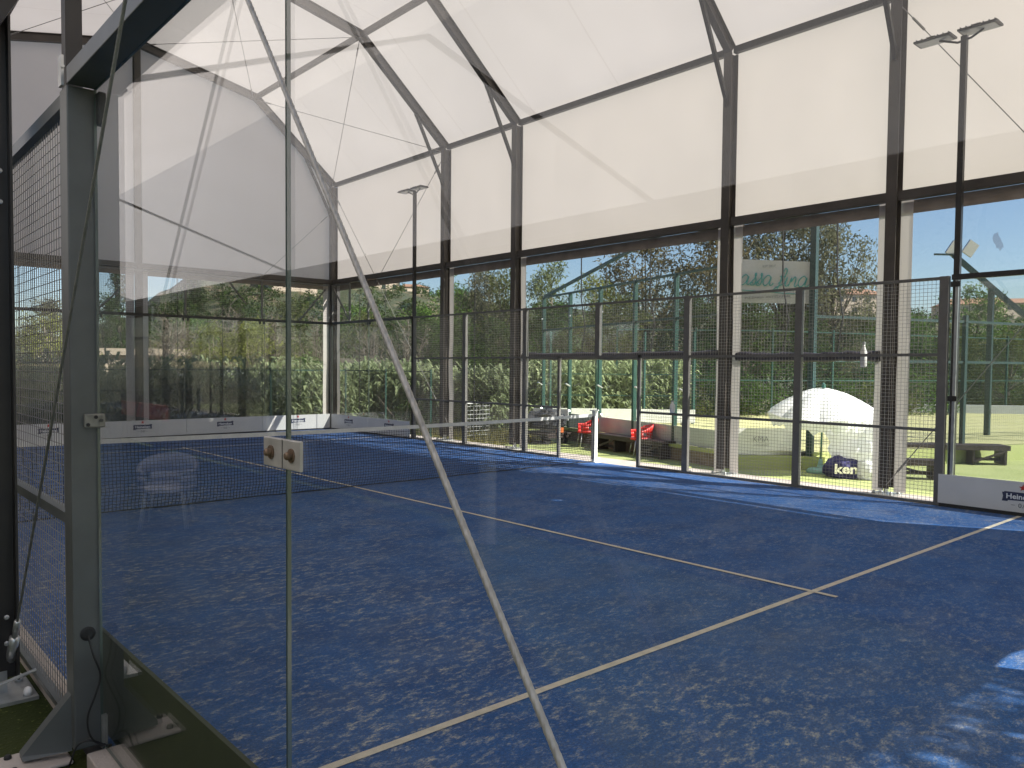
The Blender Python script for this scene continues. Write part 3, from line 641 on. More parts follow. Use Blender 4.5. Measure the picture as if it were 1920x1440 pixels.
# ------------------------------------------------------------------ floodlights
def floodlight(x, y, label, sgn=1, z0=3.04):
    e = empty('floodlight', (x, y, 0), label, 'floodlight', 'floodlights on the court fence')
    b = MB(); b.box(x - .035, x + .035, y - .035, y + .035, z0, 6.12); b.build('pole', M['black'], e)
    b = MB(); b.tube([(x, y - .22, 6.15), (x, y - .08, 6.08), (x, y + .08, 6.06), (x, y + .3, 6.15)], .015, 6); b.build('arm', M['black'], e)
    for s_ in (-1, 1):
        b = MB(); cx, cy = x - sgn * .0, y + .09 + s_ * .265; n0 = len(b.v)
        b.box(cx - .125, cx + .125, cy - .225, cy + .225, 6.16, 6.185)
        for i in range(7): b.box(cx - .11, cx + .11, cy - .2 + i * .065, cy - .19 + i * .065, 6.185, 6.205)
        b.box(cx - .15, cx - .125, cy - .05, cy + .05, 6.162, 6.185)
        lamp = b.build('lamp_head', M['black'], e); b = MB(); b.box(cx - .105, cx + .105, cy - .195, cy + .195, 6.150, 6.158); b.build('lens', M['lamp_lens'], lamp)
    return e
floodlight(XF + .1, -6.12, 'twin floodlight on the tall black pole near the right edge', z0=0)
floodlight(XF + .1, 6.09, 'small distant twin floodlight on a dark pole near the far corner')
f3 = floodlight(-.168, -6.02, 'black floodlight pole rising out of frame behind the tall grey near post', -1, 2.9)

# ------------------------------------------------------------------ advertising boards with print
def logo(b, o, ex, s=1):
    """ribbon with lettering, star above, small figures below; o = centre of ribbon"""
    ez = (0, 0, 1); o = Vector(o)
    w, h = .20 * s, .052 * s
    poly(b, [(-w * 1.12, -h * 1.25), (-w * .8, -h * 1.25), (-w * .8, h * .9), (-w * 1.12, h * .9), (-w * 1.06, -.1 * h)], o, ex, ez, 1, .002)
    poly(b, [(w * .8, -h * .9), (w * 1.12, -h * .9), (w * 1.06, .1 * h), (w * 1.12, h * 1.25), (w * .8, h * 1.25)], o, ex, ez, 1, .002)
    poly(b, [(-w, -h), (w, -h * .75), (w, h), (-w, h * 1.1)], o, ex, ez, 1, .003)
    text_mesh(b, "Heineken", o + Vector((0, 0, .002)), ex, ez, h * 1.25, .02, w * 1.75, 2, .005)
    pts = []
    for i in range(10):
        a = math.pi / 2 + i * math.pi / 5; rr = .048 * s if i % 2 == 0 else .019 * s; pts.append((rr * math.cos(a), rr * math.sin(a)))
    c = o + Vector((0, 0, .115 * s))
    for i in range(5): poly(b, [(0, 0), pts[2 * i - 1], pts[2 * i], pts[2 * i + 1]], c, ex, ez, 3, .003)
    text_mesh(b, "0.0", o - Vector((0, 0, .105 * s)), ex, ez, .055 * s, .01, .09 * s, 4, .003)
    for sg in (-1, 1): poly(b, [(sg * .10 * s - .02 * s, -.003), (sg * .10 * s + .02 * s, -.003), (sg * .10 * s + .02 * s, .003), (sg * .10 * s - .02 * s, .003)], o - Vector((0, 0, .105 * s)), ex, ez, 4, .003)
def board(axis, c, a0, a1, la, lz, label, ex, grp, z0=.035, z1=.43, back=False):
    b = MB()
    if axis == 'y': b.box(a0, a1, c - .004, c + .004, z0, z1); o = (la, c - .0045, lz)
    else: b.box(c - .004, c + .004, a0, a1, z0, z1); o = (c - .0045, la, lz)
    e = tag(b.build('advertising_board', M['board']), label, 'advertising board', grp)
    if back:
        b = MB(); b.box(c - .012, c - .0042, a0 - .002, a1 + .002, z0, z1 + .004); b.box(c - .012, c + .006, a0, a1, z1 + .0045, z1 + .009); b.build('backing', mat('dark green backing', (.035, .045, .028), .6, 0, .15, 4), e); o = (c + .0045, la, lz)
    b = MB(); logo(b, o, ex); b.build('print', [M['board'], M['navy'], M['white_print'], M['red_print'], M['grey_print']], e)
g = 'white advertising boards along the foot of the court walls'
xs = [-.06, 2.03, 4.08, 6.12, 8.16, 10.2]
names = ['white beer advertising board seen through the near mesh, left of the grey post', 'white beer advertising board just right of the tall grey post', 'white beer advertising board second from the grey post, on the far back wall', 'white beer advertising board in the far corner with a sun stripe, by the glass seam']
for k in range(5):
    la = (1.0, 3.0, 5.05, 7.12, 9.2)[k]
    lab = ['white beer advertising board seen through the near mesh at the far left', 'white beer advertising board on the far back wall just right of the tall grey post', 'white beer advertising board on the far back wall, second one right of the grey post', 'white beer advertising board on the far back wall, third one right of the grey post', 'sun-striped white beer advertising board at the right end of the far back wall'][k]
    if k == 0: la = .9
    board('y', YB - .03, xs[k] + .004, xs[k + 1] - .004, la, .27, lab, (1, 0, 0), g)
board('x', XF - .03, 8.02, 9.95, 9.0, .265, 'shaded white beer advertising board on the far side glass, left one next to the corner', (0, -1, 0), g)
board('x', XF - .03, 6.08, 8.012, 7.0, .265, 'white beer advertising board partly behind the net, at the left end of the mesh fence', (0, -1, 0), g)
board('x', XF - .05, -8.05, -6.02, -6.98, .24, 'large white beer advertising board at the right edge of the photo', (0, -1, 0), g, .05, .43)
board('x', XF - .05, -9.96, -8.06, -9.0, .24, 'white beer advertising board on the right glass wall outside the frame', (0, -1, 0), g, .05, .43)

bk = board('x', -.035, -10.0, -5.5, -7.2, .27, 'dark back of a board behind the foreground glass, at the foot of the grey post', (0, 1, 0), g, .01, .485, back=True)
# ------------------------------------------------------------------ net
nx0, nx1 = .12, 10.14
net = empty('padel_net', (5, 0, 0), 'black padel net with white top tape stretched across the blue court', 'net')
def ntop(x): return .88 + .04 * ((x - 5.05) / 4.95) ** 2
b = MB(); rnd = random.Random(3); W = .0062
nv = 228; nh = 20
def npnt(i, j):
    x = nx0 + (nx1 - nx0) * i / nv; t = j / nh; z = .03 + (ntop(x) - .05 - .03) * t
    sag = .012 * math.sin(i * .9 + j) * (1 - t)
    return Vector((x + .006 * math.sin(j * 1.3 + i * .2) * (1 - t), -.10 * math.sin(math.pi * t) * (1 - t) + .01 * math.sin(i * .35) * (1 - t), z + sag * .4))
P = [[npnt(i, j) for j in range(nh + 1)] for i in range(nv + 1)]
for i in range(nv + 1):
    for j in range(0, nh, 2): b.wire(P[i][j], P[i][j + 2], W)
for j in range(nh):
    for i in range(0, nv, 2): b.wire(P[i][j], P[i + 2][j], W)
b.build('netting', M['netcord'], net)
b = MB(); n = 40
for i in range(n):
    xa, xb = nx0 + (nx1 - nx0) * i / n, nx0 + (nx1 - nx0) * (i + 1) / n; za, zb = ntop(xa), ntop(xb); ya, yb = .004 * math.sin(i * 2.3), .004 * math.sin((i + 1) * 2.3)
    for s_ in (-1, 1):
        q = [(xa, ya + s_ * .010, za - .055), (xb, yb + s_ * .010, zb - .055), (xb, yb + s_ * .007, zb), (xa, ya + s_ * .007, za)]
        b.quad(*(q if s_ < 0 else reversed(q)))
    b.quad((xa, ya - .007, za), (xb, yb - .007, zb), (xb, yb + .007, zb), (xa, ya + .007, za))
b.build('top_tape', M['tape'], net)
b = MB(); b.tube([P[i][0] - Vector((0, 0, .006)) for i in range(0, nv + 1, 6)], .007, 6); b.build('bottom_cord', M['netcord'], net)
b = MB(); b.box(nx1 + .05, nx1 + .13, -.04, .04, 0, .98); b.box(nx1 + .0, nx1 + .15, -.05, .05, .98, 1.0); b.build('net_post', M['white'], net, bevel=.004)
b = MB(); b.box(nx1 + .03, nx1 + .32, -.09, .09, 0, .012); b.beam((nx1 + .16, 0, .012), (nx1 + .25, 0, .012), .02, .12); b.build('post_foot', M['white'], net)
b = MB(); b.box(-.05, .03, -.04, .04, 0, .98); b.box(-.07, .06, -.05, .05, .98, 1.0); b.build('net_post', M['white'], net, bevel=.004)
b = MB(); b.box(nx1 + .0, nx1 + .05, -.006, .006, .06, .88); b.build('net_side_strap', M['netcord'], net)
# ------------------------------------------------------------------ neighbouring court (a plinth above the turf)
A2, C2, D2, E2 = Vector((16.9, 8.1, 0)), Vector((14.15, -.25, 0)), Vector((15.47, -1.58, 0)), Vector((19.6, -3.2, 0))
J2, K2, F2 = Vector((20.6, 4.9, 0)), Vector((29.5, 2.0, 0)), Vector((27, -5.4, 0))
b = MB(); pts = [A2, C2, D2, E2, F2, (38, -3, 0), (38, 3, 0), K2 + Vector((2, 3, 0)), (24, 8.5, 0)]
b.quad(*[(p[0], p[1], .0) for p in pts]); tag(b.build('second_court_surface', M['turf2']), 'sunlit yellow green turf of the second court', kind='structure')
def line_fence(label, pts, step, zt, rails, name='mesh_fence', mat_='green_steel', glass=None, boards=None, mesh=None, pw=.1, first=True, zb=-.005):
    e = empty(name, pts[0], label, 'fence')
    for p, q in zip(pts[:-1], pts[1:]):
        L = (q - p).length; n = max(1, round(L / step)); d = (q - p) / L
        for i in range(n + 1):
            if i == 0 and p is not pts[0]: continue
            o = p + d * (L * i / n); b = MB(); b.beam(o + Vector((0, 0, zb)), o + Vector((0, 0, zt)), pw, pw * .8, up=(d.x, d.y, 0)); b.build('post', M[mat_], e)
        for z in rails: b = MB(); b.beam(p + Vector((0, 0, z)), q + Vector((0, 0, z)), pw * .5, pw * .6); b.build('rail', M[mat_], e)
        if mesh:
            z0, z1, pt, w, s0, s1 = mesh; b = MB(); pa = p + (q - p) * s0; pb = p + (q - p) * s1; LL = (pb - pa).length
            for i in range(1, int(LL / pt)): o = pa + d * i * pt; b.wire(o + Vector((0, 0, z0)), o + Vector((0, 0, z1)), w)
            for j in range(1, int((z1 - z0) / pt)): b.wire(pa + Vector((0, 0, z0 + j * pt)), pb + Vector((0, 0, z0 + j * pt)), w)
            b.build('wire_mesh', M[mat_], e)
        if glass:
            z0, z1, s0, s1 = glass; pa = p + (q - p) * s0; pb = p + (q - p) * s1
            b = MB(); b.beam(pa + Vector((0, 0, (z0 + z1) / 2)), pb + Vector((0, 0, (z0 + z1) / 2)), .012, z1 - z0); b.build('glass_pane', M['glass_far'], e)
    return e
side_e = line_fence('dark green steel and glass side wall of the second court behind the red chairs', [A2, C2], 1.86, 4.05, [3.0, 4.05], glass=(.45, 3.0, 0, .62), mesh=(3.05, 4.0, .06, .004, 0, 1))
b = MB(); d2 = (C2 - A2).normalized(); pa = A2 + d2 * 5.8; LL = (C2 - pa).length
for i in range(1, int(LL / .055)): o = pa + d2 * i * .055; b.wire(o + Vector((0, 0, .45)), o + Vector((0, 0, 3)), .0035)
for j in range(1, 46): b.wire(pa + Vector((0, 0, .45 + j * .055)), C2 + Vector((0, 0, .45 + j * .055)), .004)
b.build('wire_mesh', M['green_steel'], side_e)
for i in range(5):
    o = A2 + d2 * 1.86 * i + Vector((-.08, -.02, 0))
    b = MB(); b.beam(o + Vector((0, 0, 1.25)), o + Vector((-.18, 0, 1.33)), .05, .03); b.lathe(o + Vector((-.02, 0, 3.35)), [(.03, 0), (.03, .03)], 8, axis=(-1, 0, 0)); b.lathe(o + Vector((-.02, 0, .5)), [(.05, 0), (.04, .05)], 8, axis=(-1, 0, 0)); b.build('wall_hook', M['alu'], side_e)
b = MB(); b.beam(A2 + Vector((0, 0, 4.07)), A2 + d2 * 7.3 + Vector((0, 0, 5.25)), .06, .09); b.build('sloping_top_beam', M['green_steel'], side_e)
b = MB(); o1 = A2 + Vector((-.03, -.01, 0)); o2 = C2 + Vector((-.03, -.01, 0)); b.beam(o1 + Vector((0, 0, .22)), o2 + Vector((0, 0, .22)), .02, .42); b.build('kick_board', M['grey_glass'], side_e)
# stone kerb under that court
b = MB(); n = Vector((-.93, .36, 0)) * .06
for p, q in ((A2, C2),): b.beam(p + Vector((0, 0, -.21)), q + Vector((0, 0, -.21)), .22, .40)
tag(b.build('stone_kerb', M['stone']), kind='structure')
b = MB()
b.beam(C2 + Vector((-.02, 0, -.24)), D2 + Vector((.2, -.1, -.24)), .5, .30)
for p, q in ((D2, E2), (E2, F2)): b.beam(p + Vector((0, 0, -.20)), q + Vector((0, 0, -.20)), .22, .38)
tag(b.build('turf_bank', M['turf']), kind='structure')
b = MB(); b.beam(A2 + d2 * .3 + n * 2 + Vector((0, 0, -.03)), C2 + n * 2 + Vector((0, 0, -.03)), .12, .08); tag(b.build('moss_strip', M['turf']), kind='structure')
# turf covered step in front of the corner
b = MB()
pts = [(14.45, .55), (14.62, -.15), (15.32, -1.32), (15.62, -1.85), (16.2, -1.75), (15.6, -.2), (15.0, .6)]
b.quad(*[(x, y, -.10) for x, y in pts])
for i in range(len(pts)):
    (x0, y0), (x1, y1) = pts[i], pts[(i + 1) % len(pts)]; b.quad((x0, y0, GZ - .02), (x1, y1, GZ - .02), (x1, y1, -.10), (x0, y0, -.10))
tag(b.build('turf_step', M['turf']), kind='structure')
end_e = line_fence('dark green mesh end wall of the second court behind the parasol and the long bench', [D2, E2, F2, Vector((34, -8, 0))], 4.8, 3.1, [2.0, 2.95], mesh=(.1, 2.9, .075, .003, 0, 1), pw=.10, mat_='teal_steel')
b = MB(); b.beam(D2 + Vector((0, 0, -.3)), D2 + Vector((0, 0, 6.2)), .13, .13, up=(1, 0, 0)); lp = b.build('mast', M['teal_steel'])
tag(lp, 'tall faded green mast at the corner of the second court, right of the pizzeria banner', 'mast')
fe = line_fence('distant green fence across the far side of the second court', [Vector((21.0, 8.5, 0)), Vector((25.5, 5.0, 0)), Vector((31, 3.2, 0)), Vector((38, 1.2, 0)), Vector((44, -1.5, 0))], 3.6, 3.3, [1.4, 3.2], mesh=(.4, 3.1, .12, .004, 0, 1), pw=.07)
# its white boards
b = MB(); p = Vector((17.3, 8.2, 0)); q = Vector((20.55, 4.85, 0)); b.beam(p + Vector((0, 0, .27)), q + Vector((0, 0, .27)), .02, .43); tag(b.build('end_board', M['white']), 'long plain white board at the far end of the second court', 'board')
b = MB()
for z in (.9, 1.6, 2.3): b.beam(p + Vector((.3, .3, z)), q + Vector((.6, .3, z)), .03, .03)
for t in (0, .33, .66, 1): o = p + (q - p) * t + Vector((.3, .3, 0)); b.beam(o, o + Vector((0, 0, 3)), .08, .08)
tag(b.build('back_fence', M['green_steel']), 'green back fence frame behind the long white end board', 'fence')
# curved grey and white board with letters
b = MB(); n = 14; rows = []
for i in range(n + 1):
    t = i / n; o = C2 + (Vector((15.42, -1.30, 0)) - C2) * t + Vector((.02, .02, -.10)) + Vector((-.6, -.6, 0)) * .12 * math.sin(math.pi * t); rows.append(o)
for i in range(n):
    for j in range(2): pass
    b.quad(rows[i] + Vector((0, 0, .02)), rows[i + 1] + Vector((0, 0, .02)), rows[i + 1] + Vector((0, 0, .60)), rows[i] + Vector((0, 0, .60)))
    o = Vector((.015, .015, 0)); b.quad(rows[i + 1] + o + Vector((0, 0, .02)), rows[i] + o + Vector((0, 0, .02)), rows[i] + o + Vector((0, 0, .60)), rows[i + 1] + o + Vector((0, 0, .60)))
    b.quad(rows[i] + Vector((0, 0, .6)), rows[i + 1] + Vector((0, 0, .6)), rows[i + 1] + o + Vector((0, 0, .6)), rows[i] + o + Vector((0, 0, .6)))
kb = tag(b.build('curved_board', M['white']), 'curved white board with thin dark letters on the turf step', 'board')
kb['label'] = 'curved white board with thin dark letters on the turf step beside the parasol'
b = MB(); ex = (rows[9] - rows[5]).normalized(); o = rows[7] + Vector((-.02, -.02, .37))
text_mesh(b, "KMA", o, ex, (0, 0, 1), .12, -.012, .34, 0, .02); text_mesh(b, "HOME DESIGN", o - Vector((0, 0, .13)), ex, (0, 0, 1), .03, 0, .34, 0, .02)
b.build('lettering', M['grey_print'], kb)
# pizzeria banner
ba = Vector((15.07, .04, 0)); bb_ = Vector((15.50, -1.53, 0)); ex = (bb_ - ba).normalized(); nn = Vector((ex.y, -ex.x, 0))
if nn.x > 0: nn = -nn
b = MB(); NX, NZ = 16, 10
G = {}
for i in range(NX + 1):
    for j in range(NZ + 1):
        z0_ = 3.32 - .10 * i / NX; z1_ = 4.31 - .18 * i / NX
        G[i, j] = ba + (bb_ - ba) * (i / NX) + Vector((0, 0, z0_ + (z1_ - z0_) * j / NZ)) + nn * .02 * noise.noise(Vector((i * .35, j * .35, 2)))
for i in range(NX):
    for j in range(NZ): b.quad(G[i, j], G[i + 1, j], G[i + 1, j + 1], G[i, j + 1])
bn = tag(b.build('banner', mat('white vinyl banner', (.62, .60, .56), .5, 0, .05, 3), smooth=True), 'white pizzeria banner reading assa fina in teal script, hung high beside the green mast', 'banner')
def strokes(b, glyph, o, ex, s, r=.016, slant=.22):
    for st in glyph:
        pts = []
        for x, y in st: pts.append(Vector((x + slant * y, 0, y)))
        sm = smooth_path([(p.x, 0, p.z) for p in pts], 5)
        b.tube([o + ex * p.x * s + Vector((0, 0, p.z * s - .12 * p.x * s)) + nn * .03 for p in sm], r, 5)
a_ = [[(.62, .75), (.35, .95), (.05, .6), (.05, .2), (.25, 0), (.5, .2), (.65, .8), (.62, .15), (.8, .05), (.95, .25)]]
s__ = [[(0, .15), (.3, .55), (.42, .95), (.35, 1.1), (.3, .95), (.5, .45), (.4, .05), (.1, .02), (.1, .25), (.3, .15)]]
f__ = [[(.1, .2), (.45, .7), (.62, 1.35), (.45, 1.6), (.32, 1.3), (.25, .4), (.1, -.4), (-.15, -.55), (-.1, -.25), (.35, .1), (.55, .2)], [(.1, .85), (.6, .9)]]
i__ = [[(.05, .2), (.2, .8), (.15, .15), (.3, .02), (.45, .2)], [(.25, 1.15), (.27, 1.18)]]
n__ = [[(0, 0), (.12, .8), (.14, .4), (.35, .85), (.5, .7), (.48, .1), (.62, .03), (.75, .2)]]
b = MB(); x = .07; base = ba + Vector((0, 0, 3.73)); s = .247
for gph, adv in ((a_, .95), (s__, .55), (s__, .62), (a_, 1.35), (f__, .6), (i__, .48), (n__, .78), (a_, .9)):
    strokes(b, gph, base + ex * x + Vector((0, 0, -.09 * x)), ex, s, .011); x += adv * s * .95
b.tube([ba + nn * .03 + Vector((0, 0, 3.61)), ba + ex * 1.3 + nn * .03 + Vector((0, 0, 3.45))], .009, 5)
b.build('script_lettering', M['teal_print'], bn)
b = MB(); text_mesh(b, "EST 2017", ba + ex * .72 + Vector((0, 0, 4.10)), ex, (0, 0, 1), .045, 0, .28, 0, .03); text_mesh(b, "PIZZARIA ARTESANAL", ba + ex * .70 + Vector((0, 0, 3.41)), ex, (0, 0, 1), .05, 0, 1.0, 0, .03)
b.build('small_lettering', M['grey_print'], bn)

# ------------------------------------------------------------------ red chairs, benches, parasol, bags
def tub_chair(name, loc, face, shell_m, leg_m, label, group=None):
    e = empty(name, loc, label, 'chair', group); o = Vector(loc); fx = Vector((face[0], face[1], 0)).normalized(); sx = Vector((-fx.y, fx.x, 0))
    def P_(u, v, z): return o + fx * u + sx * v + Vector((0, 0, z))
    b = MB(); ring = []
    for i in range(25):
        a = math.pi * (-.78 + 1.56 * i / 24)        # 0 = back
        w = .27; u = -math.cos(a) * .25; v = math.sin(a) * w
        back = max(0, math.cos(a)); top = .64 + .15 * back ** .8; ring.append((u, v, back, top, a))
    for k in range(24):
        (u0, v0, b0, t0, a0), (u1, v1, b1, t1, a1) = ring[k], ring[k + 1]
        for lo, hi in ((.40, .47), (.47, .58), (.58, 1)):
            if lo == .47 and 4 <= min(k, 23 - k) <= 7: continue   # opening under the arm
            def zz(t, f): return t if f == 1 else f
            l0 = 1 + .16 * (zz(t0, hi) - .4) / .4; l1 = 1 + .16 * (zz(t1, hi) - .4) / .4; m0 = 1 + .16 * (lo - .4) / .4
            b.quad(P_(u0 * m0, v0 * m0, lo), P_(u1 * m0, v1 * m0, lo), P_(u1 * l1, v1 * l1, zz(t1, hi)), P_(u0 * l0, v0 * l0, zz(t0, hi)))
    sh = b.build('backrest', shell_m, e, smooth=True); md = sh.modifiers.new('s', 'SOLIDIFY'); md.thickness = .018
    b = MB(); n = 20
    ring2 = [P_(-.25 * math.cos(2 * math.pi * i / n) + .02, .26 * math.sin(2 * math.pi * i / n), .435) for i in range(n)]
    ring3 = [p - Vector((0, 0, .035)) for p in ring2]
    b.quad(*ring2); b.quad(*reversed(ring3))
    for i in range(n): b.quad(ring3[i], ring3[(i + 1) % n], ring2[(i + 1) % n], ring2[i])
    b.build('seat', shell_m, e)
    for su in (-1, 1):
        for sv_ in (-1, 1):
            b = MB(); b.tube([P_(su * .17, sv_ * .19, .41), P_(su * .235, sv_ * .24, 0)], .0145, 8); b.build('leg', leg_m, e, smooth=True)
    return e
gr = 'red tub chairs by the bench'
tub_chair('red_chair', (15.15, 4.62, GZ), (-.80, .60), M['red_plastic'], M['alu'], 'red plastic tub chair just right of the white net post, left of the bench', gr)
tub_chair('red_chair', (14.66, 2.38, GZ), (-.78, .62), M['red_plastic'], M['alu'], 'red plastic tub chair behind the mesh in front of the bench, right of the doorway', gr)
tub_chair('white_chair', (-2.15, -1.1, -.002), (.5, -.86), mat('darkened white plastic', (.34, .34, .34), .5), M['grey_glass'], 'white plastic chair on the mossy turf, seen only as a reflection in the near glass')  # white darkened so the chair's reflection stays faint
def bench(p, q, w, zt, label, legs):
    p = Vector(p); q = Vector(q); d = (q - p).normalized(); L = (q - p).length; n = Vector((-d.y, d.x, 0)); up = Vector((0, 0, 1))
    e = empty('bench', p, label, 'bench')
    for i in range(4):
        b = MB(); o = n * (w * (i - 1.5) / 4); b.beam(p + o + up * (zt - .02), q + o + up * (zt - .02), w / 4 - .012, .04); b.build('plank', M['wood'], e)
    for s_ in (-1, 1): b = MB(); b.beam(p + n * s_ * (w / 2) + up * (zt - .06), q + n * s_ * (w / 2) + up * (zt - .06), .025, .11); b.build('apron', M['wood'], e)
    for t in legs:
        b = MB(); o = p + d * L * t; b.beam(o + n * (-w / 2 + .03) + up * (zt / 2 - .02), o + n * (w / 2 - .03) + up * (zt / 2 - .02), .05, zt - .06); b.build('leg', M['wood'], e)
    for t0, t1 in zip(legs[::2], legs[1::2]):
        b = MB(); a = p + d * L * t0 - n * (w / 2); c = p + d * L * t1 - n * (w / 2); b.beam(a + up * .08, c + up * (zt - .12), .03, .05); b.beam(a + up * .12 + n * w * .5, c + up * .12 + n * w * .5, .03, .07); b.build('cross_brace', M['wood'], e)
    return e
bench((15.02, 4.0, GZ), (14.42, 1.35, GZ), .42, .44, 'dark wooden bench between the two red chairs', (.03, .3, .68, .95))
bench((18.35, -2.05, GZ), (20.05, -3.95, GZ), .55, .46, 'long low dark wooden bench on the turf behind the right glass wall', (.04, .28, .7, .97))
bench((16.0, -3.95, GZ), (15.35, -3.15, GZ), .4, .40, 'dark wooden bench end half hidden by the last mesh bay, left of the long bench', (.1, .9))
# parasol
pb = Vector((15.08, -2.02, GZ)); e = empty('parasol', pb, 'white drooping parasol open low over the turf, left of the last canopy column', 'parasol')
b = MB(); NR, NA = 9, 64; PT = {}
for i in range(NR + 1):
    for j in range(NA):
        a = 2 * math.pi * j / NA; t = i / NR; rib = abs(math.cos(a * 4)); rr = 1.12 * t * (.93 + .07 * rib)
        z = 1.78 - .50 * t ** 1.7 - .03 * (1 - rib) * t + .03 * noise.noise(Vector((math.cos(a) * 2 * t, math.sin(a) * 2 * t, 3))) - .12 * t * math.cos(a - R(215))
        if i == NR: z -= .0
        PT[i, j] = pb + Vector((.05 + rr * math.cos(a), rr * math.sin(a), z))
for i in range(NR):
    for j in range(NA): b.quad(PT[i, j], PT[i + 1, j], PT[i + 1, (j + 1) % NA], PT[i, (j + 1) % NA])
for j in range(NA):
    p0, p1 = PT[NR, j], PT[NR, (j + 1) % NA]; dr = .22 + .05 * math.sin(j * 1.3) + .03 * math.sin(j * 3.1); dr1 = .22 + .05 * math.sin((j + 1) % NA * 1.3) + .03 * math.sin((j + 1) % NA * 3.1)
    c0 = Vector((pb.x, pb.y, p0.z)); b.quad(p0, p0 + (c0 - p0) * .06 - Vector((0, 0, dr)), p1 + (c0 - p1) * .06 - Vector((0, 0, dr1)), p1)
b.build('canopy_cloth', M['umbrella'], e, smooth=True)
b = MB(); b.tube([pb + Vector((0, 0, .05)), pb + Vector((.05, 0, 1.80))], .02, 10); b.build('pole', M['green_plastic'], e, smooth=True)
b = MB(); b.lathe(pb + Vector((.05, 0, 1.78)), [(.03, 0), (.045, .03), (.03, .06), (.04, .085), (.012, .12)], 12); b.build('finial', M['green_plastic'], e, smooth=True)
b = MB()
for j in range(8): a = j * math.pi / 4; b.tube([pb + Vector((.05, 0, 1.74)), PT[NR, j * 8] - Vector((0, 0, .02))], .007, 5)
b.build('ribs', M['alu'], e)
b = MB(); b.lathe(pb, [(.27, 0), (.28, .04), (.24, .09), (.07, .12), (.05, .2), (.03, .3)], 28); b.build('base', mat('pale green plastic', (.22, .40, .37), .4), e, smooth=True)
def blob(name, m, c, r, seed, label=None, cat=None, parent=None, flat=.25, nz=14, na=28, crumple=.12, smooth=True):
    b = MB(); c = Vector(c); r = Vector(r); G = {}
    for i in range(nz + 1):
        th = math.pi * i / nz
        for j in range(na):
            a = 2 * math.pi * j / na; v = Vector((math.sin(th) * math.cos(a), math.sin(th) * math.sin(a), math.cos(th)))
            k = 1 + crumple * noise.noise(v * 2.1 + Vector((seed, 0, 0))) * 2 + crumple * .6 * noise.noise(v * 6 + Vector((0, seed, 0)))
            p = Vector((abs(v.x) ** .8 * math.copysign(1, v.x) * r.x, abs(v.y) ** .8 * math.copysign(1, v.y) * r.y, abs(v.z) ** .8 * math.copysign(1, v.z) * r.z)) * k + c
            p.z = max(p.z, c.z - r.z * (1 - flat)); G[i, j] = p
    for i in range(nz):
        for j in range(na): b.quad(G[i, j], G[i + 1, j], G[i + 1, (j + 1) % na], G[i, (j + 1) % na])
    o = b.build(name, m, parent, smooth=smooth)
    return tag(o, label, cat) if label else o
blob('fabric_bundle', M['bag_white'], (15.28, -2.80, .26), (.58, .64, .58), 3.2, 'heap of crumpled bright white fabric piled on the navy bag', 'fabric heap', crumple=.15, nz=26, na=44)
bb = blob('bean_bag', M['navy_fabric'], (14.87, -2.63, -.22), (.36, .36, .26), 1.2, 'navy beanbag lettered ken lying under the white fabric heap', 'bean bag', flat=.3, crumple=.1)
blob('bean_bag', M['bag_white'], (15.02, -3.12, -.22), (.34, .30, .24), 5.1, 'pale beanbag with a blue strap lying right of the navy one at the column foot', 'bean bag', flat=.3, crumple=.12)
b = MB(); text_mesh(b, "ken", (14.50, -2.83, -.17), Vector((.72, -.69, 0)), (0.0, 0, 1), .20, .03, .44, 0, .0); me = b
b.build('lettering', M['cream'], bb)
# bottles on the fence
def bottle(c, h, label):
    e = empty('spray_bottle', c, label, 'bottle')
    b = MB(); b.lathe(c, [(.035, 0), (.045, .02), (.045, h * .6), (.02, h * .82), (.018, h * .9)], 14); b.build('body', M['white'], e, smooth=True)
    b = MB(); b.lathe(Vector(c) + Vector((0, 0, h * .9)), [(.022, 0), (.022, h * .1)], 10); b.build('cap', M['grey_glass'], e)
bottle((XF - .05, -1.78, 1.03), .21, 'white plastic bottle standing on the middle fence rail right of the doorway')
bottle((XF + .12, -4.93, 1.83), .36, 'slim white bottle hanging at the bottom of the rolled window, left of the last column')
# cart with covered machine behind the net
e = empty('garden_cart', (15.1, 6.2, GZ), 'low cart heaped with dark covered gear, behind the mesh left of the doorway', 'cart')
blob('cover', M['junk_dark'], (15.1, 6.15, .27), (.42, .5, .30), 8, parent=e, crumple=.3)
b = MB(); b.box(14.6, 15.6, 5.6, 6.75, -.12, -.06); b.box(14.65, 15.55, 5.62, 5.66, -.2, -.12); b.build('deck', M['wood'], e)
for x, y in ((14.75, 5.75), (14.75, 6.6), (15.45, 5.75), (15.45, 6.6)): b = MB(); b.lathe((x, y - .03, -.27), [(.11, 0), (.11, .06)], 14, axis=(0, 1, 0)); b.build('wheel', M['rubber'], e)
b = MB(); b.box(14.95, 15.2, 5.55, 5.6, -.05, .1); b.build('crate', M['orange'], e)
b = MB(); b.beam((15.3, 6.9, .42), (15.75, 5.9, .42), .03, .34); tag(b.build('side_board', M['white']), 'small white board standing behind the dark covered cart', 'board')
b = MB()
for i in range(9): x = 13.2 + i * .12; b.wire((x, 7.6, GZ), (x, 7.6, .75), .012)
for i in range(9): z = -.3 + i * .12; b.wire((13.2, 7.6, z), (14.2, 7.6, z), .012)
b.beam((13.2, 7.6, .75), (14.2, 7.6, .75), .03, .03); tag(b.build('white_grille', M['white']), 'white wire grille panel standing behind the fence post left of the cart', 'grille')

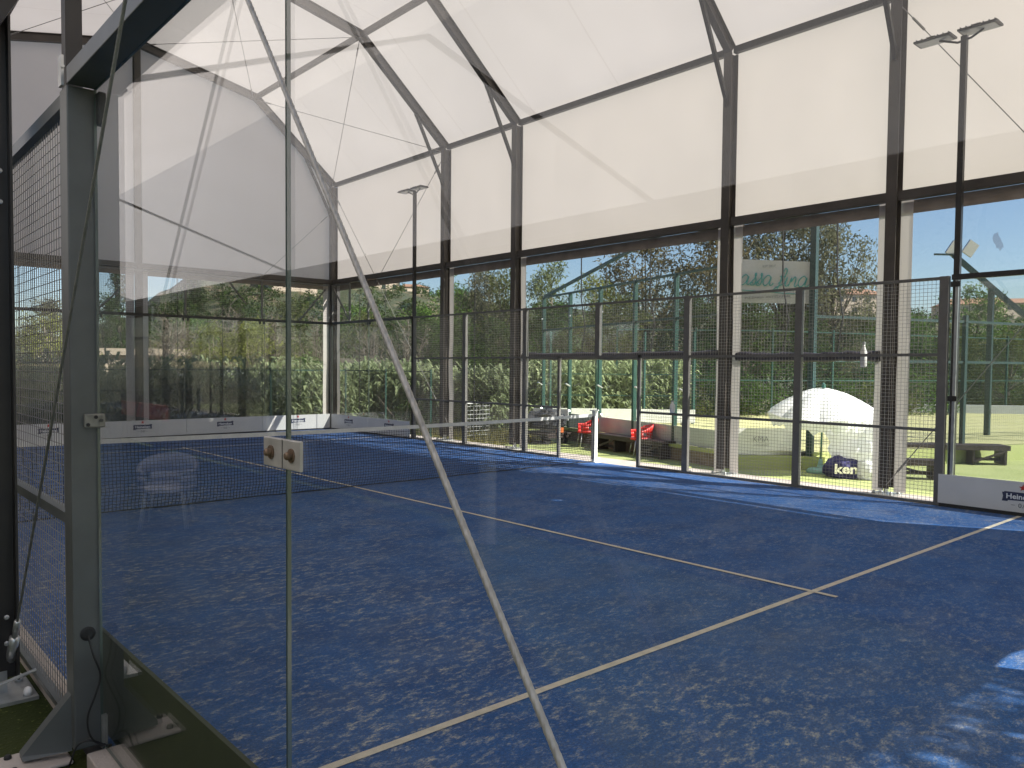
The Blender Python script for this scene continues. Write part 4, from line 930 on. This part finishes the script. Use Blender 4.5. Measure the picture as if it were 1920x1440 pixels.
# ------------------------------------------------------------------ clubhouse behind the camera side (out of view, added for reflections and shade)
e = empty('clubhouse', (-5.2, -2, 0), 'clubhouse with porch, added out of view for reflections and shade at the near glass', 'building')
b = MB(); b.box(-7, -5.0, -15, 14, 0, 2.9); b.build('wall', M['wall_darkened'], e)
b = MB(); b.box(-7, -4.2, -15, 14, 2.95, 3.1); b.build('porch_roof', M['wood'], e)
for y in (-9, -4, 1, 6): b = MB(); b.box(-4.4, -4.28, y - .06, y + .06, 0, 2.95); b.build('porch_post', M['steel'], e)
for y0, y1 in ((-6.15, -4.95), (1.05, 2.55)): b = MB(); b.box(-5.02, -4.98, y0, y1, 0, 2.15); b.build('door', M['window_dark'], e)
b = MB(); b.box(-4.99, -4.96, -3.9, -2.3, .95, 2.1); b.build('window', M['window_dark'], e)
b = MB(); b.box(-3.05, -3.0, 1.5, 3.7, .98, 1.2); tag(b.build('sign_board', mat('lightened red sign', (.42, .13, .13), .6)), 'plain red sign board on the porch, seen as a pink reflection', 'sign')  # red lightened to give a fainter, pinker reflection

e = empty('reflection_canopy', (-8, 0, 0), 'second white tent roof over the clubhouse side, added unseen to fill the reflections', 'canopy')  # tent added out of view, keeps blue sky out of the glass reflections
for y0, y1 in zip((-16, -10, -5, 0, 5, 10, 16, 24), (-10, -5, 0, 5, 10, 16, 24, 34)):
    b = MB(); b.quad((-1.9, y0, 5.2), (-6.5, y0, 7.0), (-6.5, y1, 7.0), (-1.9, y1, 5.2)); b.quad((-6.5, y0, 7.0), (-13, y0, 5.0), (-13, y1, 5.0), (-6.5, y1, 7.0)); b.quad((-13, y0, 1.0), (-13, y0, 5.0), (-13, y1, 5.0), (-13, y1, 1.0)); b.build('roof_panel', M['brightened_membrane'], e)
for y in (-15.9, 0, 16):
    b = MB(); b.beam((-1.95, y, 5.1), (-6.5, y, 6.88), .05, .12, up=(0, 1, 0)); b.beam((-6.5, y, 6.88), (-12.9, y, 4.9), .05, .12, up=(0, 1, 0)); b.beam((-12.9, y, 0), (-12.9, y, 4.9), .05, .12, up=(0, 1, 0)); b.build('frame', M['bronze'], e)
b = MB(); b.quad((-1.9, 34, .5), (-13, 34, .5), (-13, 34, 5.0), (-6.5, 34, 7.0), (-1.9, 34, 5.2)); b.build('end_panel', M['brightened_membrane'], e)  # added end, hides the open sky from the reflections
b = MB(); b.beam((-1.95, -16, 5.1), (-1.95, 16, 5.1), .1, .12); b.build('eave_beam', M['bronze'], e)
# ------------------------------------------------------------------ vegetation
def leaf_quad(b, p, s, rnd, droop=.3):
    a = Vector((rnd.gauss(0, 1), rnd.gauss(0, 1), rnd.gauss(0, .7) - droop)).normalized(); c = a.cross(Vector((rnd.gauss(0, 1), rnd.gauss(0, 1), rnd.gauss(0, 1)))).normalized()
    l = s * rnd.uniform(.7, 1.4); w = s * rnd.uniform(.35, .6)
    b.quad(p - c * w * .5, p + a * l * .5 - c * w * .2, p + a * l, p + a * l * .45 + c * w * .5)
def tree_mesh(kind, H, CR, seed, leafs, leaf_s, clumps, bark, leaf, crown_lo=.3, twigs=0):
    rnd = random.Random(seed)
    e = bpy.data.objects.new('tree', None); C.objects.link(e); ORG[e] = Vector((0, 0, 0))
    b = MB(); th = H * (.55 if kind != 'pine' else .95); tp = [Vector((0, 0, 0))]
    for i in range(1, 6): tp.append(Vector((rnd.uniform(-.03, .03) * H, rnd.uniform(-.03, .03) * H, th * i / 5)) + Vector((tp[-1].x * .6, tp[-1].y * .6, 0)))
    r0 = .022 * H; b.tube(tp, [r0 * (1 - .13 * i) for i in range(6)], 8)
    cl = []
    for k in range(clumps):
        t = rnd.random(); a = rnd.uniform(0, 6.28)
        zz = crown_lo + (1 - crown_lo) * (k + rnd.random()) / clumps
        if kind == 'pine': rr = CR * (1 - (zz - crown_lo) / (1 - crown_lo)) ** .7 * rnd.uniform(.3, 1)
        else:
            v = (zz - crown_lo) / (1 - crown_lo); rr = CR * math.sqrt(max(0.02, 1 - (2 * v - .85) ** 2 * .8)) * rnd.uniform(.25, .95)
        cl.append(Vector((rr * math.cos(a), rr * math.sin(a), zz * H * .95)))
    for k, c in enumerate(cl):
        if k % 2 == 0 or kind == 'bare':
            s0 = tp[min(5, max(1, int(c.z / H * 5.5)))]; s0 = tp[rnd.randint(1, 5)] if s0.z > c.z else s0
            mid = s0.lerp(c, .5) + Vector((rnd.uniform(-.1, .1), rnd.uniform(-.1, .1), -.04 * H)) * .7
            b.tube([s0, mid, c], [r0 * .35, r0 * .22, r0 * .08], 5, caps=False)
            for q in range(twigs):
                d = Vector((rnd.gauss(0, 1), rnd.gauss(0, 1), abs(rnd.gauss(.8, .8)))).normalized(); st = mid.lerp(c, rnd.random()); l = rnd.uniform(.12, .4) * H * .5
                m2 = st + d * l * .5 + Vector((rnd.uniform(-.1, .1), rnd.uniform(-.1, .1), 0)); en = st + d * l + Vector((rnd.uniform(-.2, .2), rnd.uniform(-.2, .2), 0)); b.tube([st, m2, en], [r0 * .10, r0 * .07, r0 * .03], 3, caps=False)
    b.build('trunk', M[bark], e)
    if leafs:
        b = MB(); per = leafs // len(cl)
        for c in cl:
            cr = CR * rnd.uniform(.22, .42); fl = rnd.uniform(.55, .9)
            for q in range(int(per * rnd.uniform(.5, 1.5))):
                v = Vector((rnd.gauss(0, 1), rnd.gauss(0, 1), rnd.gauss(0, 1))).normalized() * (rnd.random() ** .45) * cr; v.z *= fl
                leaf_quad(b, c + v, leaf_s, rnd)
        b.build('crown', LEAF[leaf], e)
    return e
KIND = {  # kind: (name, args) two variants of each
 'dark': ('evergreen_tree', 6, 2.2, 5200, .20, 46, 'bark', 'dark', .12, 0), 'green': ('broadleaf_tree', 6, 2.2, 5200, .20, 42, 'bark', 'green', .2, 0),
 'olive': ('olive_tree', 5, 2.1, 5000, .17, 42, 'bark', 'olive', .12, 3), 'yellow': ('willow_tree', 5, 1.9, 5200, .15, 44, 'pale_bark', 'yellow', .25, 4),
 'grey': ('oak_tree', 7, 2.4, 7500, .19, 60, 'bark', 'grey', .3, 3), 'brown': ('oak_tree', 7, 2.4, 7500, .18, 58, 'bark', 'brown', .25, 4),
 'airy': ('eucalyptus_tree', 7, 2.0, 3000, .20, 30, 'pale_bark', 'airy', .45, 3), 'pine': ('pine_tree', 7, 1.7, 6000, .17, 54, 'bark', 'pine', .1, 0),
 'bare': ('bare_tree', 5, 1.6, 500, .08, 44, 'twig', 'brown', .3, 12)}
PROTO = {}
def proto(kind, v):
    if (kind, v) not in PROTO:
        nm, H, CR, n, ls, cl, bk, lf, lo, tw = KIND[kind]; e = tree_mesh(kind, H, CR, hash_(kind) + v * 17, n, ls, cl, bk, lf, lo, tw); e.name = nm; PROTO[kind, v] = [e, False, H, CR]
    return PROTO[kind, v]
def hash_(s): return sum(ord(c) * (i + 3) for i, c in enumerate(s))
cnt = {}
def tree(kind, x, y, h, r, label, group='trees beyond the courts', z=GZ - .05):
    k = cnt.get(kind, 0); cnt[kind] = k + 1; pr = proto(kind, k % 2); e, used, H, CR = pr
    if used: e = copy_tree(e)
    pr[1] = True
    e.location = (x, y, z); rnd = random.Random(k * 31 + hash_(kind)); e.rotation_euler = (0, 0, rnd.uniform(0, 6.28)); s = h / H; sr = r / CR
    e.scale = (sr, sr, s); tag(e, label, 'tree', group); return e
T = [
('pine', 11.5, 34.8, 7.6, 1.4, 'dark pine against the sky just right of the tall grey post'),
('dark', 9.8, 30.8, 5.6, 1.3, 'low dark evergreen at the foot of the pine right of the grey post'),
('pine', 25.1, 60.2, 10.6, 2.1, 'black green conifer top under the gable rail, left of the hill houses'),
('bare', 10.6, 24.9, 4.6, 1.7, 'leafless grey tree right of the middle gable column'),
('bare', 13.6, 21.0, 4.6, 1.6, 'leafless tree between the yellow willows and the foreground glass seam'),
('bare', 13.6, 17.0, 4.3, 1.5, 'leafless tree close to the far court corner, right of the glass seam'),
('bare', 16.8, 32.8, 5.7, 2.1, 'tall leafless tree behind the yellow willows'),
('bare', 12.6, 28.5, 4.8, 1.6, 'leafless tree behind the left yellow willow'),
('yellow', 10.9, 20.7, 3.9, 1.4, 'smaller yellow green willow, left one of the two behind the back wall'),
('yellow', 11.3, 17.7, 4.0, 1.7, 'bright yellow green willow, larger one behind the far back wall'),
('green', 11.5, 13.9, 2.6, 1.3, 'round bright green bush tree left of the far court corner'),
('olive', 14.2, 20.4, 3.3, 1.3, 'olive tree behind the round green bush near the far corner'),
('yellow', 6.4, 27.1, 4.3, 2.1, 'yellow green tree seen through the near mesh left of the grey post'),
('grey', 9.7, 41.5, 6.1, 2.0, 'grey bare-looking tree on the skyline seen through the near mesh'),
('dark', 13.2, 38.5, 5.0, 2.2, 'dark tree behind the gable column'),
('olive', 11.8, 29.1, 3.4, 1.6, 'low olive tree right of the gable column'),
('dark', 23.6, 48.1, 7.4, 2.9, 'dark tree on the slope below the hill houses'),
('olive', 21.5, 36.6, 5.2, 2.2, 'olive tree on the slope below the hill houses, nearer one'),
('olive', 19.3, 22.7, 4.8, 1.8, 'olive tree just right of the far court corner'),
('dark', 19.3, 20.1, 4.4, 1.9, 'dark tree behind the slanting thick cable at the far side glass'),
('green', 22.6, 22.6, 5.4, 1.8, 'green tree left of the first mesh bay, below the small floodlight'),
('green', 25.1, 23.2, 6.9, 1.6, 'green tree right of the second canopy column'),
('grey', 23.7, 19.1, 7.1, 1.7, 'grey green tree between the second and third canopy columns'),
('olive', 23.1, 16.9, 6.8, 1.5, 'olive tree left of the third canopy column'),
('dark', 17.2, 12.9, 4.0, 1.3, 'dark shrubby tree behind the first mesh bay'),
('dark', 18.6, 12.4, 4.2, 1.4, 'dark shrubby tree behind the second mesh bay'),
('bare', 16.2, 14.8, 4.3, 1.2, 'leafless tree behind the first mesh bay'),
('bare', 16.3, 17.3, 4.2, 1.2, 'leafless tree crossing the slanting thick cable'),
('airy', 24.6, 15.2, 7.3, 1.6, 'airy pale eucalyptus against the sky right of the third canopy column'),
('yellow', 25.0, 13.3, 6.5, 1.4, 'tall yellowish tree right of the airy eucalyptus'),
('brown', 27.6, 12.2, 8.3, 2.6, 'tall brownish oak filling the middle of the wide window'),
('brown', 28.6, 9.3, 8.9, 2.5, 'tall brownish oak at the right end of the wide window'),
('grey', 31.5, 8.1, 9.5, 2.7, 'big grey green oak crown above the pizzeria banner'),
('grey', 31.8, 5.9, 8.6, 1.9, 'grey green oak branch reaching right of the green mast into the sky'),
('dark', 22.5, 13.6, 5.0, 1.5, 'dark tree low behind the green beam, right of the third column'),
('olive', 24.2, 11.0, 5.2, 1.9, 'olive tree behind the doorway of the mesh fence'),
('dark', 26.2, 8.7, 5.3, 2.0, 'dark tree behind the second court right of the doorway'),
('dark', 27.2, 7.1, 5.3, 1.9, 'dark tree behind the fourth canopy column'),
('dark', 29.6, 5.9, 4.7, 1.9, 'dark tree below the big grey oak'),
('dark', 32.5, 5.1, 4.6, 1.5, 'dark tree right of the green mast, low'),
('green', 60.1, 17.0, 6.7, 1.8, 'distant green tree left of the fifth canopy column'),
('olive', 43.0, 10.3, 3.6, 1.9, 'low olive tree behind the parasol'),
('green', 46.9, 8.4, 5.5, 2.3, 'green tree right of the fifth canopy column'),
('green', 59.8, 14.5, 6.0, 2.2, 'distant green tree right behind the fifth canopy column'),
('green', 46.1, 5.2, 7.0, 2.0, 'tall green tree just right of the black floodlight pole'),
('olive', 40.9, 4.3, 4.6, 1.9, 'olive tree low behind the black floodlight pole'),
('olive', 40.7, 1.8, 4.0, 1.9, 'olive tree near the right edge above the long low wall'),
('dark', 44.3, 3.9, 3.8, 2.0, 'dark tree in the middle of the right glass wall'),
('green', 51.2, 3.5, 6.4, 2.3, 'green tree at the very right edge'),
('olive', 39.0, 8.6, 3.6, 2.0, 'olive tree above the parasol'),
('dark', 40.5, 6.5, 3.5, 2.0, 'dark tree behind the last mesh bay'),
('dark', 34.5, 11.5, 4.0, 2.4, 'wide dark tree deep behind the pizzeria banner'),
('dark', 18.2, 44.0, 6.6, 3.0, 'wide dark tree under the conifer top left of the willows'),
('olive', 26.5, 45.0, 7.2, 3.2, 'olive tree under the hill houses, behind the glass seam'),
('green', 29.8, 41.0, 7.0, 3.0, 'green tree under the hill houses near the far corner'),
('dark', 33.0, 38.5, 7.4, 3.0, 'dark tree on the slope just left of the far corner post'),
('green', 16.2, 37.5, 5.2, 2.4, 'green tree behind the leafless trees left of the willows'),
('olive', 36.0, 36.0, 7.0, 3.0, 'olive tree on the slope right of the far corner post'),
('dark', 39.0, 34.0, 7.4, 3.0, 'dark tree on the slope behind the upper part of the thick cable'),
('green', 42.0, 31.5, 7.4, 2.8, 'green tree on the slope behind the small floodlight'),
('airy', 6.4, -15.2, 7.4, 2.4, 'airy tree outside the near end of the court, behind the camera to the right'),
('green', 22.0, 17.5, 3.4, 2.0, 'green tree low between second and third canopy columns'),
]
for kind, x, y, h, r, lab in T: tree(kind, x, y, h, r, lab)
# dense shrubs
def shrub_mesh(seed, leaf):
    rnd = random.Random(seed); e = bpy.data.objects.new('shrub', None); C.objects.link(e); ORG[e] = Vector((0, 0, 0)); b = MB()
    for i in range(5): a = rnd.uniform(0, 6.28); b.tube([(0, 0, 0), (.3 * math.cos(a), .3 * math.sin(a), .7), (.7 * math.cos(a), .7 * math.sin(a), 1.4)], [.04, .03, .01], 5)
    b.build('stems', M['bark'], e); b = MB()
    for k in range(26):
        a = rnd.uniform(0, 6.28); rr = rnd.random() ** .5 * 1.1; c = Vector((rr * math.cos(a), rr * math.sin(a), rnd.uniform(.15, 1.75) * (1 - .25 * rr)))
        for q in range(110):
            v = Vector((rnd.gauss(0, 1), rnd.gauss(0, 1), rnd.gauss(0, 1))).normalized() * rnd.random() ** .4 * rnd.uniform(.3, .5); leaf_quad(b, c + v, .11, rnd)
    b.build('foliage', LEAF[leaf], e); return e
SH = [[shrub_mesh(5, 'green'), 0], [shrub_mesh(9, 'dark'), 0], [shrub_mesh(12, 'olive'), 0]]
sp = [(21.6, 9.9, 'left part of the doorway'), (23.4, 9.4, 'middle of the doorway'), (25.4, 7.6, 'right part of the doorway'), (27.8, 7.2, 'mesh bay right of the doorway'), (29.9, 5.5, 'fourth canopy column'), (32.2, 4.6, 'curved lettered board'), (34.6, 4.0, 'green mast'), (36.6, 5.4, 'parasol top'),
      (39.4, 4.6, 'right half of the parasol'), (41.5, 3.6, 'last mesh bay'), (43.5, 2.6, 'black floodlight pole'), (44.5, .6, 'middle of the right glass wall'), (46.2, -1.2, 'right edge of the photo'),
      (15.6, 10.2, 'first mesh bay'), (17.6, 11.0, 'second canopy column'), (19.4, 11.6, 'third canopy column'), (13.6, 11.2, 'slanting thick cable'), (42.6, 7.5, 'fifth canopy column')]
for i, (x, y, w) in enumerate(sp):
    pr = SH[i % 3]; e = pr[0] if not pr[1] else copy_tree(pr[0]); pr[1] = 1
    far_ = x > 30; s = 1.35 if far_ else 1.0; e.location = (x, y, GZ - .05); e.rotation_euler = (0, 0, i * 1.3); e.scale = (1.25 * s, 1.25 * s, (1.0 if not far_ else 1.35) + .15 * math.sin(i * 2.2))
    tag(e, ['bright green', 'dark green', 'olive green'][i % 3] + ' leafy bush behind the ' + w, 'bush', 'bushes behind the courts')
# reeds
def reeds(name, seed, n, region, hmin, hmax, label):
    rnd = random.Random(seed); b = MB()
    for k in range(n):
        x, y = region(rnd); h = rnd.uniform(hmin, hmax); z = GZ - .05; ln = Vector((rnd.gauss(0, .1), rnd.gauss(0, .1), 1)); p0 = Vector((x, y, z)); p1 = p0 + ln * h
        b.wire(p0, p1, .018)
        for q in range(13):
            t = .15 + .85 * (q + rnd.random()) / 13; p = p0.lerp(p1, t); a = rnd.uniform(0, 6.28); d = Vector((math.cos(a), math.sin(a), rnd.uniform(.5, 1.3))); l = rnd.uniform(.32, .7); w = rnd.uniform(.022, .055)
            s_ = Vector((-math.sin(a), math.cos(a), 0)) * w; m_ = p + d.normalized() * l * .55; en = m_ + Vector((math.cos(a), math.sin(a), rnd.uniform(-1.0, .1))).normalized() * l * .5
            b.quad(p - s_ * .6, p + s_ * .6, m_ + s_, m_ - s_); b.quad(m_ - s_, m_ + s_, en)
    o = b.build(name, LEAF['reed']); return tag(o, label, kind='stuff')
reeds('reed_thicket', 1, 1900, lambda r: (r.uniform(-7, 15.5), 12.3 + 4.2 * r.random() ** 1.5), 1.5, 2.45, 'dense green cane reeds behind the far back wall')
reeds('reed_thicket', 2, 800, lambda r: (lambda t, u: (12.6 + t * 2.8 + u * 1.0, 13.5 - t * 4.6))(r.random(), r.random()), 1.3, 2.2, 'green cane reeds behind the far side glass')
reeds('reed_thicket', 4, 700, lambda r: (lambda t, u: (18.1 + t * 4.6 + u * 1.1, 9.9 - t * 3.2 + u * 1.1))(r.random(), r.random()), 1.6, 2.7, 'green cane reeds behind the second court, seen through the doorway')
# dry grass tufts at the lawn edge
rnd = random.Random(8); b = MB()
for k in range(5000):
    t = rnd.random(); x = 12.2 + 3.2 * rnd.random() + 1.5 * t; y = 6.2 + 5.5 * t; h = rnd.uniform(.12, .4); a = rnd.uniform(0, 6.28); p = Vector((x, y, GZ - .03)); s_ = Vector((-math.sin(a), math.cos(a), 0)) * .012; b.quad(p - s_, p + s_, p + Vector((math.cos(a) * h * .4, math.sin(a) * h * .4, h)))
tag(b.build('dry_grass', leaf_mat('dry grass', (.16, .15, .05), (.38, .33, .14))), 'yellowed rough grass along the lawn edge', kind='stuff')
# green wire fence in the reeds
line_fence('low green wire fence standing in the reeds behind the back wall', [Vector((-6, 12.0, 0)), Vector((11.9, 12.0, 0)), Vector((12.3, 8.0, 0))], 2.5, 1.72, [1.66], name='wire_fence', mesh=(GZ, 1.6, .2, .005, 0, 1), pw=.05, zb=GZ)
# ------------------------------------------------------------------ vehicles, walls and houses beyond
def vehicle(name, loc, rot, L, W, H, label, van=True):
    e = empty(name, loc, label, 'van' if van else 'car'); z = Vector(loc)
    prof = [(-L / 2, .35), (-L / 2, H * .55), (-L / 2 + .08, H * .97), (-L / 2 + .25, H), (L * .28, H), (L * .38, H * .62), (L / 2 - .05, H * .50), (L / 2, H * .35), (L / 2, .3), (L * .36, .28), (-L * .36, .28)] if van else \
           [(-L / 2, .4), (-L / 2 + .03, H * .62), (-L * .36, H * .66), (-L * .24, H * .98), (L * .05, H), (L * .2, H * .66), (L / 2 - .1, H * .56), (L / 2, H * .4), (L / 2, .3), (L * .3, .27), (-L * .3, .27)]
    b = MB(); k = 1.0
    def pt(u, s_, zz): return z + Vector((u, s_ * W / 2 * (1 if zz < H * .6 else .88), zz))
    lft = [pt(u, 1, zz) for u, zz in prof]; rgt = [pt(u, -1, zz) for u, zz in prof]
    b.quad(*reversed(lft)); b.quad(*rgt)
    for i in range(len(prof)): j = (i + 1) % len(prof); b.quad(lft[i], lft[j], rgt[j], rgt[i])
    b.build('body', M['van_white'], e, bevel=.04)
    for s_ in (-1, 1):
        b = MB(); y = s_ * (W / 2 * .94 + .004); u0, u1 = (-L * .4, L * .24) if van else (-L * .25, L * .12)
        b.box(z.x + u0, z.x + u1, z.y + y - .02, z.y + y + .02, z.z + H * .64, z.z + H * .88); b.build('window', M['window_dark'], e)
        for u in (-L * .3, L * .32):
            b = MB(); b.lathe(z + Vector((u, s_ * (W / 2 - .1), .32)), [(.32, -.1), (.32, .1)], 20, axis=(0, 1, 0)); w = b.build('wheel', M['rubber'], e)
            b = MB(); b.lathe(z + Vector((u, s_ * (W / 2 - .1), .32)), [(.18, -.106), (.18, .106)], 14, axis=(0, 1, 0)); b.build('rim', M['alu'], w)
    b = MB(); b.box(z.x - L / 2 - .02, z.x + L / 2 + .02, z.y - W / 2 + .05, z.y + W / 2 - .05, z.z + .3, z.z + .42); b.build('bumper', M['grey_glass'], e)
    e.rotation_euler = (0, 0, rot); return e
vehicle('parked_van', (10.4, 22.6, GZ - .1), R(-8), 4.8, 1.9, 1.95, 'white van roof showing over the reeds, right of the middle gable column')
vehicle('parked_van', (15.9, 28.4, GZ - .1), R(15), 4.9, 1.9, 2.1, 'white van roof showing over the reeds left of the foreground glass seam')
vehicle('parked_car', (20.0, 15.6, GZ), R(60), 4.2, 1.75, 1.5, 'white car glimpsed through the second mesh bay', False)
vehicle('parked_van', (26.5, 12.7, GZ), R(70), 4.8, 1.9, 1.95, 'white van glimpsed through the leaves above the doorway')
def house(name, loc, w, d, h, rot, label, flat=False, grp=None, storeys=1):
    e = empty(name, loc, label, 'house', grp); o = Vector(loc)
    b = MB(); b.box(o.x - w / 2, o.x + w / 2, o.y - d / 2, o.y + d / 2, o.z - 3, o.z + h); b.build('wall', M['wall_house'], e)
    b = MB(); ov = .4; zt = o.z + h + .02
    if flat: b.box(o.x - w / 2 - .2, o.x + w / 2 + .2, o.y - d / 2 - .2, o.y + d / 2 + .2, zt, zt + .3); rm = M['wall_house']
    else:
        c = [(o.x - w / 2 - ov, o.y - d / 2 - ov, zt), (o.x + w / 2 + ov, o.y - d / 2 - ov, zt), (o.x + w / 2 + ov, o.y + d / 2 + ov, zt), (o.x - w / 2 - ov, o.y + d / 2 + ov, zt)]; r0 = (o.x - w / 4, o.y, zt + h * .35); r1 = (o.x + w / 4, o.y, zt + h * .35)
        b.quad(c[0], c[1], r1, r0); b.quad(c[2], c[3], r0, r1); b.quad(c[1], c[2], r1); b.quad(c[3], c[0], r0); b.quad(*reversed(c)); rm = M['roof_tile']
    b.build('roof', rm, e)
    for s_ in (-1, 1):
        for k in range(max(2, int(w / 3))):
            for st in range(storeys):
                x = o.x - w / 2 + (k + .5) * w / max(2, int(w / 3)); z = o.z + (st + .35) * h / storeys; b = MB(); y = o.y + s_ * (d / 2 + .02)
                b.box(x - .55, x + .55, y - .05, y + .05, z, z + h / storeys * .42); b.build('window', M['window_dark'], e)
    e.rotation_euler = (0, 0, rot); return e
house('shed', (10.9, 28.3, .0), 3.4, 2.4, 2.2, R(-20), 'pale flat-roofed shed just right of the gable column', True)
b = MB(); b.beam((15.2, 20.4, .9), (19.0, 18.0, .7), .25, 2.6); tag(b.build('garden_wall', mat('old render', (.26, .23, .19), .9, 0, .2, 2)), 'old grey brown wall behind the reeds right of the court corner', 'wall')
b = MB(); b.beam((33.5, 6.2, -.02), (47, -10.5, -.02), .25, .74); tag(b.build('low_wall', mat('white painted wall', (.50, .51, .50), .8, 0, .1, .6)), 'long low white wall beyond the turf, right side', 'wall')
b = MB(); p, q = Vector((20.4, -1.9, 3.9)), Vector((24.6, -4.6, 2.0))
# ------------------------------------------------------------------ lit pole of a third court with slanting beam
e = empty('slanting_beam', (24, -2.4, 0), 'dark slanting beam with two white lamps on a post beyond the right glass wall', 'lamp post')
b = MB(); b.beam((24.0, -2.38, -.3), (24.0, -2.38, 4.1), .13, .13, up=(1, 0, 0)); b.build('post', M['teal_steel'], e)
b = MB(); b.beam((23.4, -1.6, 5.05), (24.9, -3.75, 2.55), .09, .14); b.build('beam', M['teal_steel'], e)
for k, (dx, dy) in enumerate(((0, 0), (.18, -.36))):
    b = MB(); b.beam((23.38 + dx, -1.5 + dy, 5.05), (23.5 + dx, -1.66 + dy, 5.38), .32, .06, up=(.6, .8, .2)); b.build('lamp_head', M['alu'], e)
b = MB(); b.beam((23.1, -1.2, 5.08), (23.5, -1.75, 5.05), .05, .05); b.build('lamp_arm', M['teal_steel'], e)

# ------------------------------------------------------------------ hills
PF = [(-60, .03), (0, .045), (8, .052), (15, .056), (22, .057), (27, .060), (35, .070), (45, .080), (52, .088), (55.5, .098), (57, .099), (60, .110), (63, .124), (66, .126), (69, .112), (71.5, .085), (74, .055), (78, .035), (85, .03), (100, .03), (120, .05), (180, .03), (300, .03)]
def prof(az):
    for (a0, e0), (a1, e1) in zip(PF[:-1], PF[1:]):
        if a0 <= az <= a1: t = (az - a0) / (a1 - a0); t = t * t * (3 - 2 * t); return e0 + (e1 - e0) * t
    return .03
b = MB(); NA_, NR_ = 260, 34; G = {}
def hz(az, r):
    f = max(0., min(1., (r - 75) / 175.)); f = f * f * (3 - 2 * f) if f < 1 else 1
    crest = prof(az) * 250 * (1 + (max(0, r - 250) / 250) * .9) if r > 250 else prof(az) * 250
    if r > 250: crest *= 1 - max(0, (r - 300) / 300)
    x, y = r * math.cos(R(az)), r * math.sin(R(az))
    return GZ - .2 + f * crest + f * (4.0 * noise.noise(Vector((x * .018, y * .018, 1))) + 1.3 * noise.noise(Vector((x * .06, y * .06, 4))))
for i in range(NA_ + 1):
    az = -40 + 170 * i / NA_
    for j in range(NR_ + 1):
        r = 72 + (520 - 72) * (j / NR_) ** 1.25; G[i, j] = (-1 + r * math.cos(R(az)), -10 + r * math.sin(R(az)), hz(az, r))
for i in range(NA_):
    for j in range(NR_): b.quad(G[i, j], G[i, j + 1], G[i + 1, j + 1], G[i + 1, j])
tag(b.build('hills', M['hill'], smooth=True), kind='structure')
HS = [(67.2, 222, 11, 1, 'long white house, topmost left on the hill above the reeds'), (66.6, 205, 9, 0, 'tiled house on the hill left of the glass seam, lower'), (65.6, 238, 12, 1, 'white block highest on the hill under the gable rail'), (64.9, 215, 10, 1, 'white house in the middle of the hilltop row'),
      (63.9, 200, 12, 0, 'tiled house mid-slope behind the foreground glass seam'), (62.8, 232, 13, 0, 'orange-roofed house high on the hill right of the glass seam'), (61.8, 205, 11, 0, 'tiled house lower on the hill near the court corner'), (61.2, 226, 9, 1, 'white house highest beside the far corner post'), (63.3, 182, 10, 0, 'lowest tiled house on the left hillside'),
      (57.0, 245, 10, 0, 'tiled house on the hill right of the far corner'), (54.7, 248, 9, 0, 'sandy house on the hill behind the small floodlight'),
      (25.4, 246, 14, 0, 'orange house on the ridge between mast and fifth column, left'), (24.2, 250, 13, 0, 'orange house on the ridge between mast and fifth column, middle'), (23.2, 246, 12, 0, 'orange house on the ridge just left of the fifth column'), (24.6, 215, 13, 0, 'orange walled house below the ridge above the parasol'),
      (16.9, 246, 14, 0, 'orange roof on the ridge at the right edge'), (18.3, 240, 12, 0, 'orange roof on the ridge right of the tall green tree'), (15.6, 250, 12, 0, 'orange roof farthest right on the ridge')]
for az, r, w, fl, lab in HS:
    x, y = -1 + r * math.cos(R(az)), -10 + r * math.sin(R(az)); house('hillside_house', (x, y, hz(az, r) + .4), w, w * .8, 3.4 + 1.8 * (w > 11), R(az + 75 + w * 3), lab, bool(fl), 'houses on the hillside', 1 + (w > 11))
rnd = random.Random(5)
hk = ['dark', 'olive', 'green', 'dark']
hb = MB()
for i in range(430):
    az = rnd.uniform(50, 73) if i % 3 else rnd.uniform(14, 50); r = rnd.uniform(95, 250); x, y = -1 + r * math.cos(R(az)), -10 + r * math.sin(R(az)); z = hz(az, r); s = rnd.uniform(1.3, 2.6); c = Vector((x, y, z + s * .6))
    if r > 178 and az > 58.5: continue
    for q in range(120):
        v = Vector((rnd.gauss(0, 1), rnd.gauss(0, 1), rnd.gauss(0, 1))).normalized() * rnd.random() ** .4 * s; v.z *= .8; leaf_quad(hb, c + v, .75, rnd)
tag(hb.build('hillside_scrub', LEAF['dark']), 'dark scrub and small trees spread over the dry hillside', kind='stuff')
# air between the place and the hills
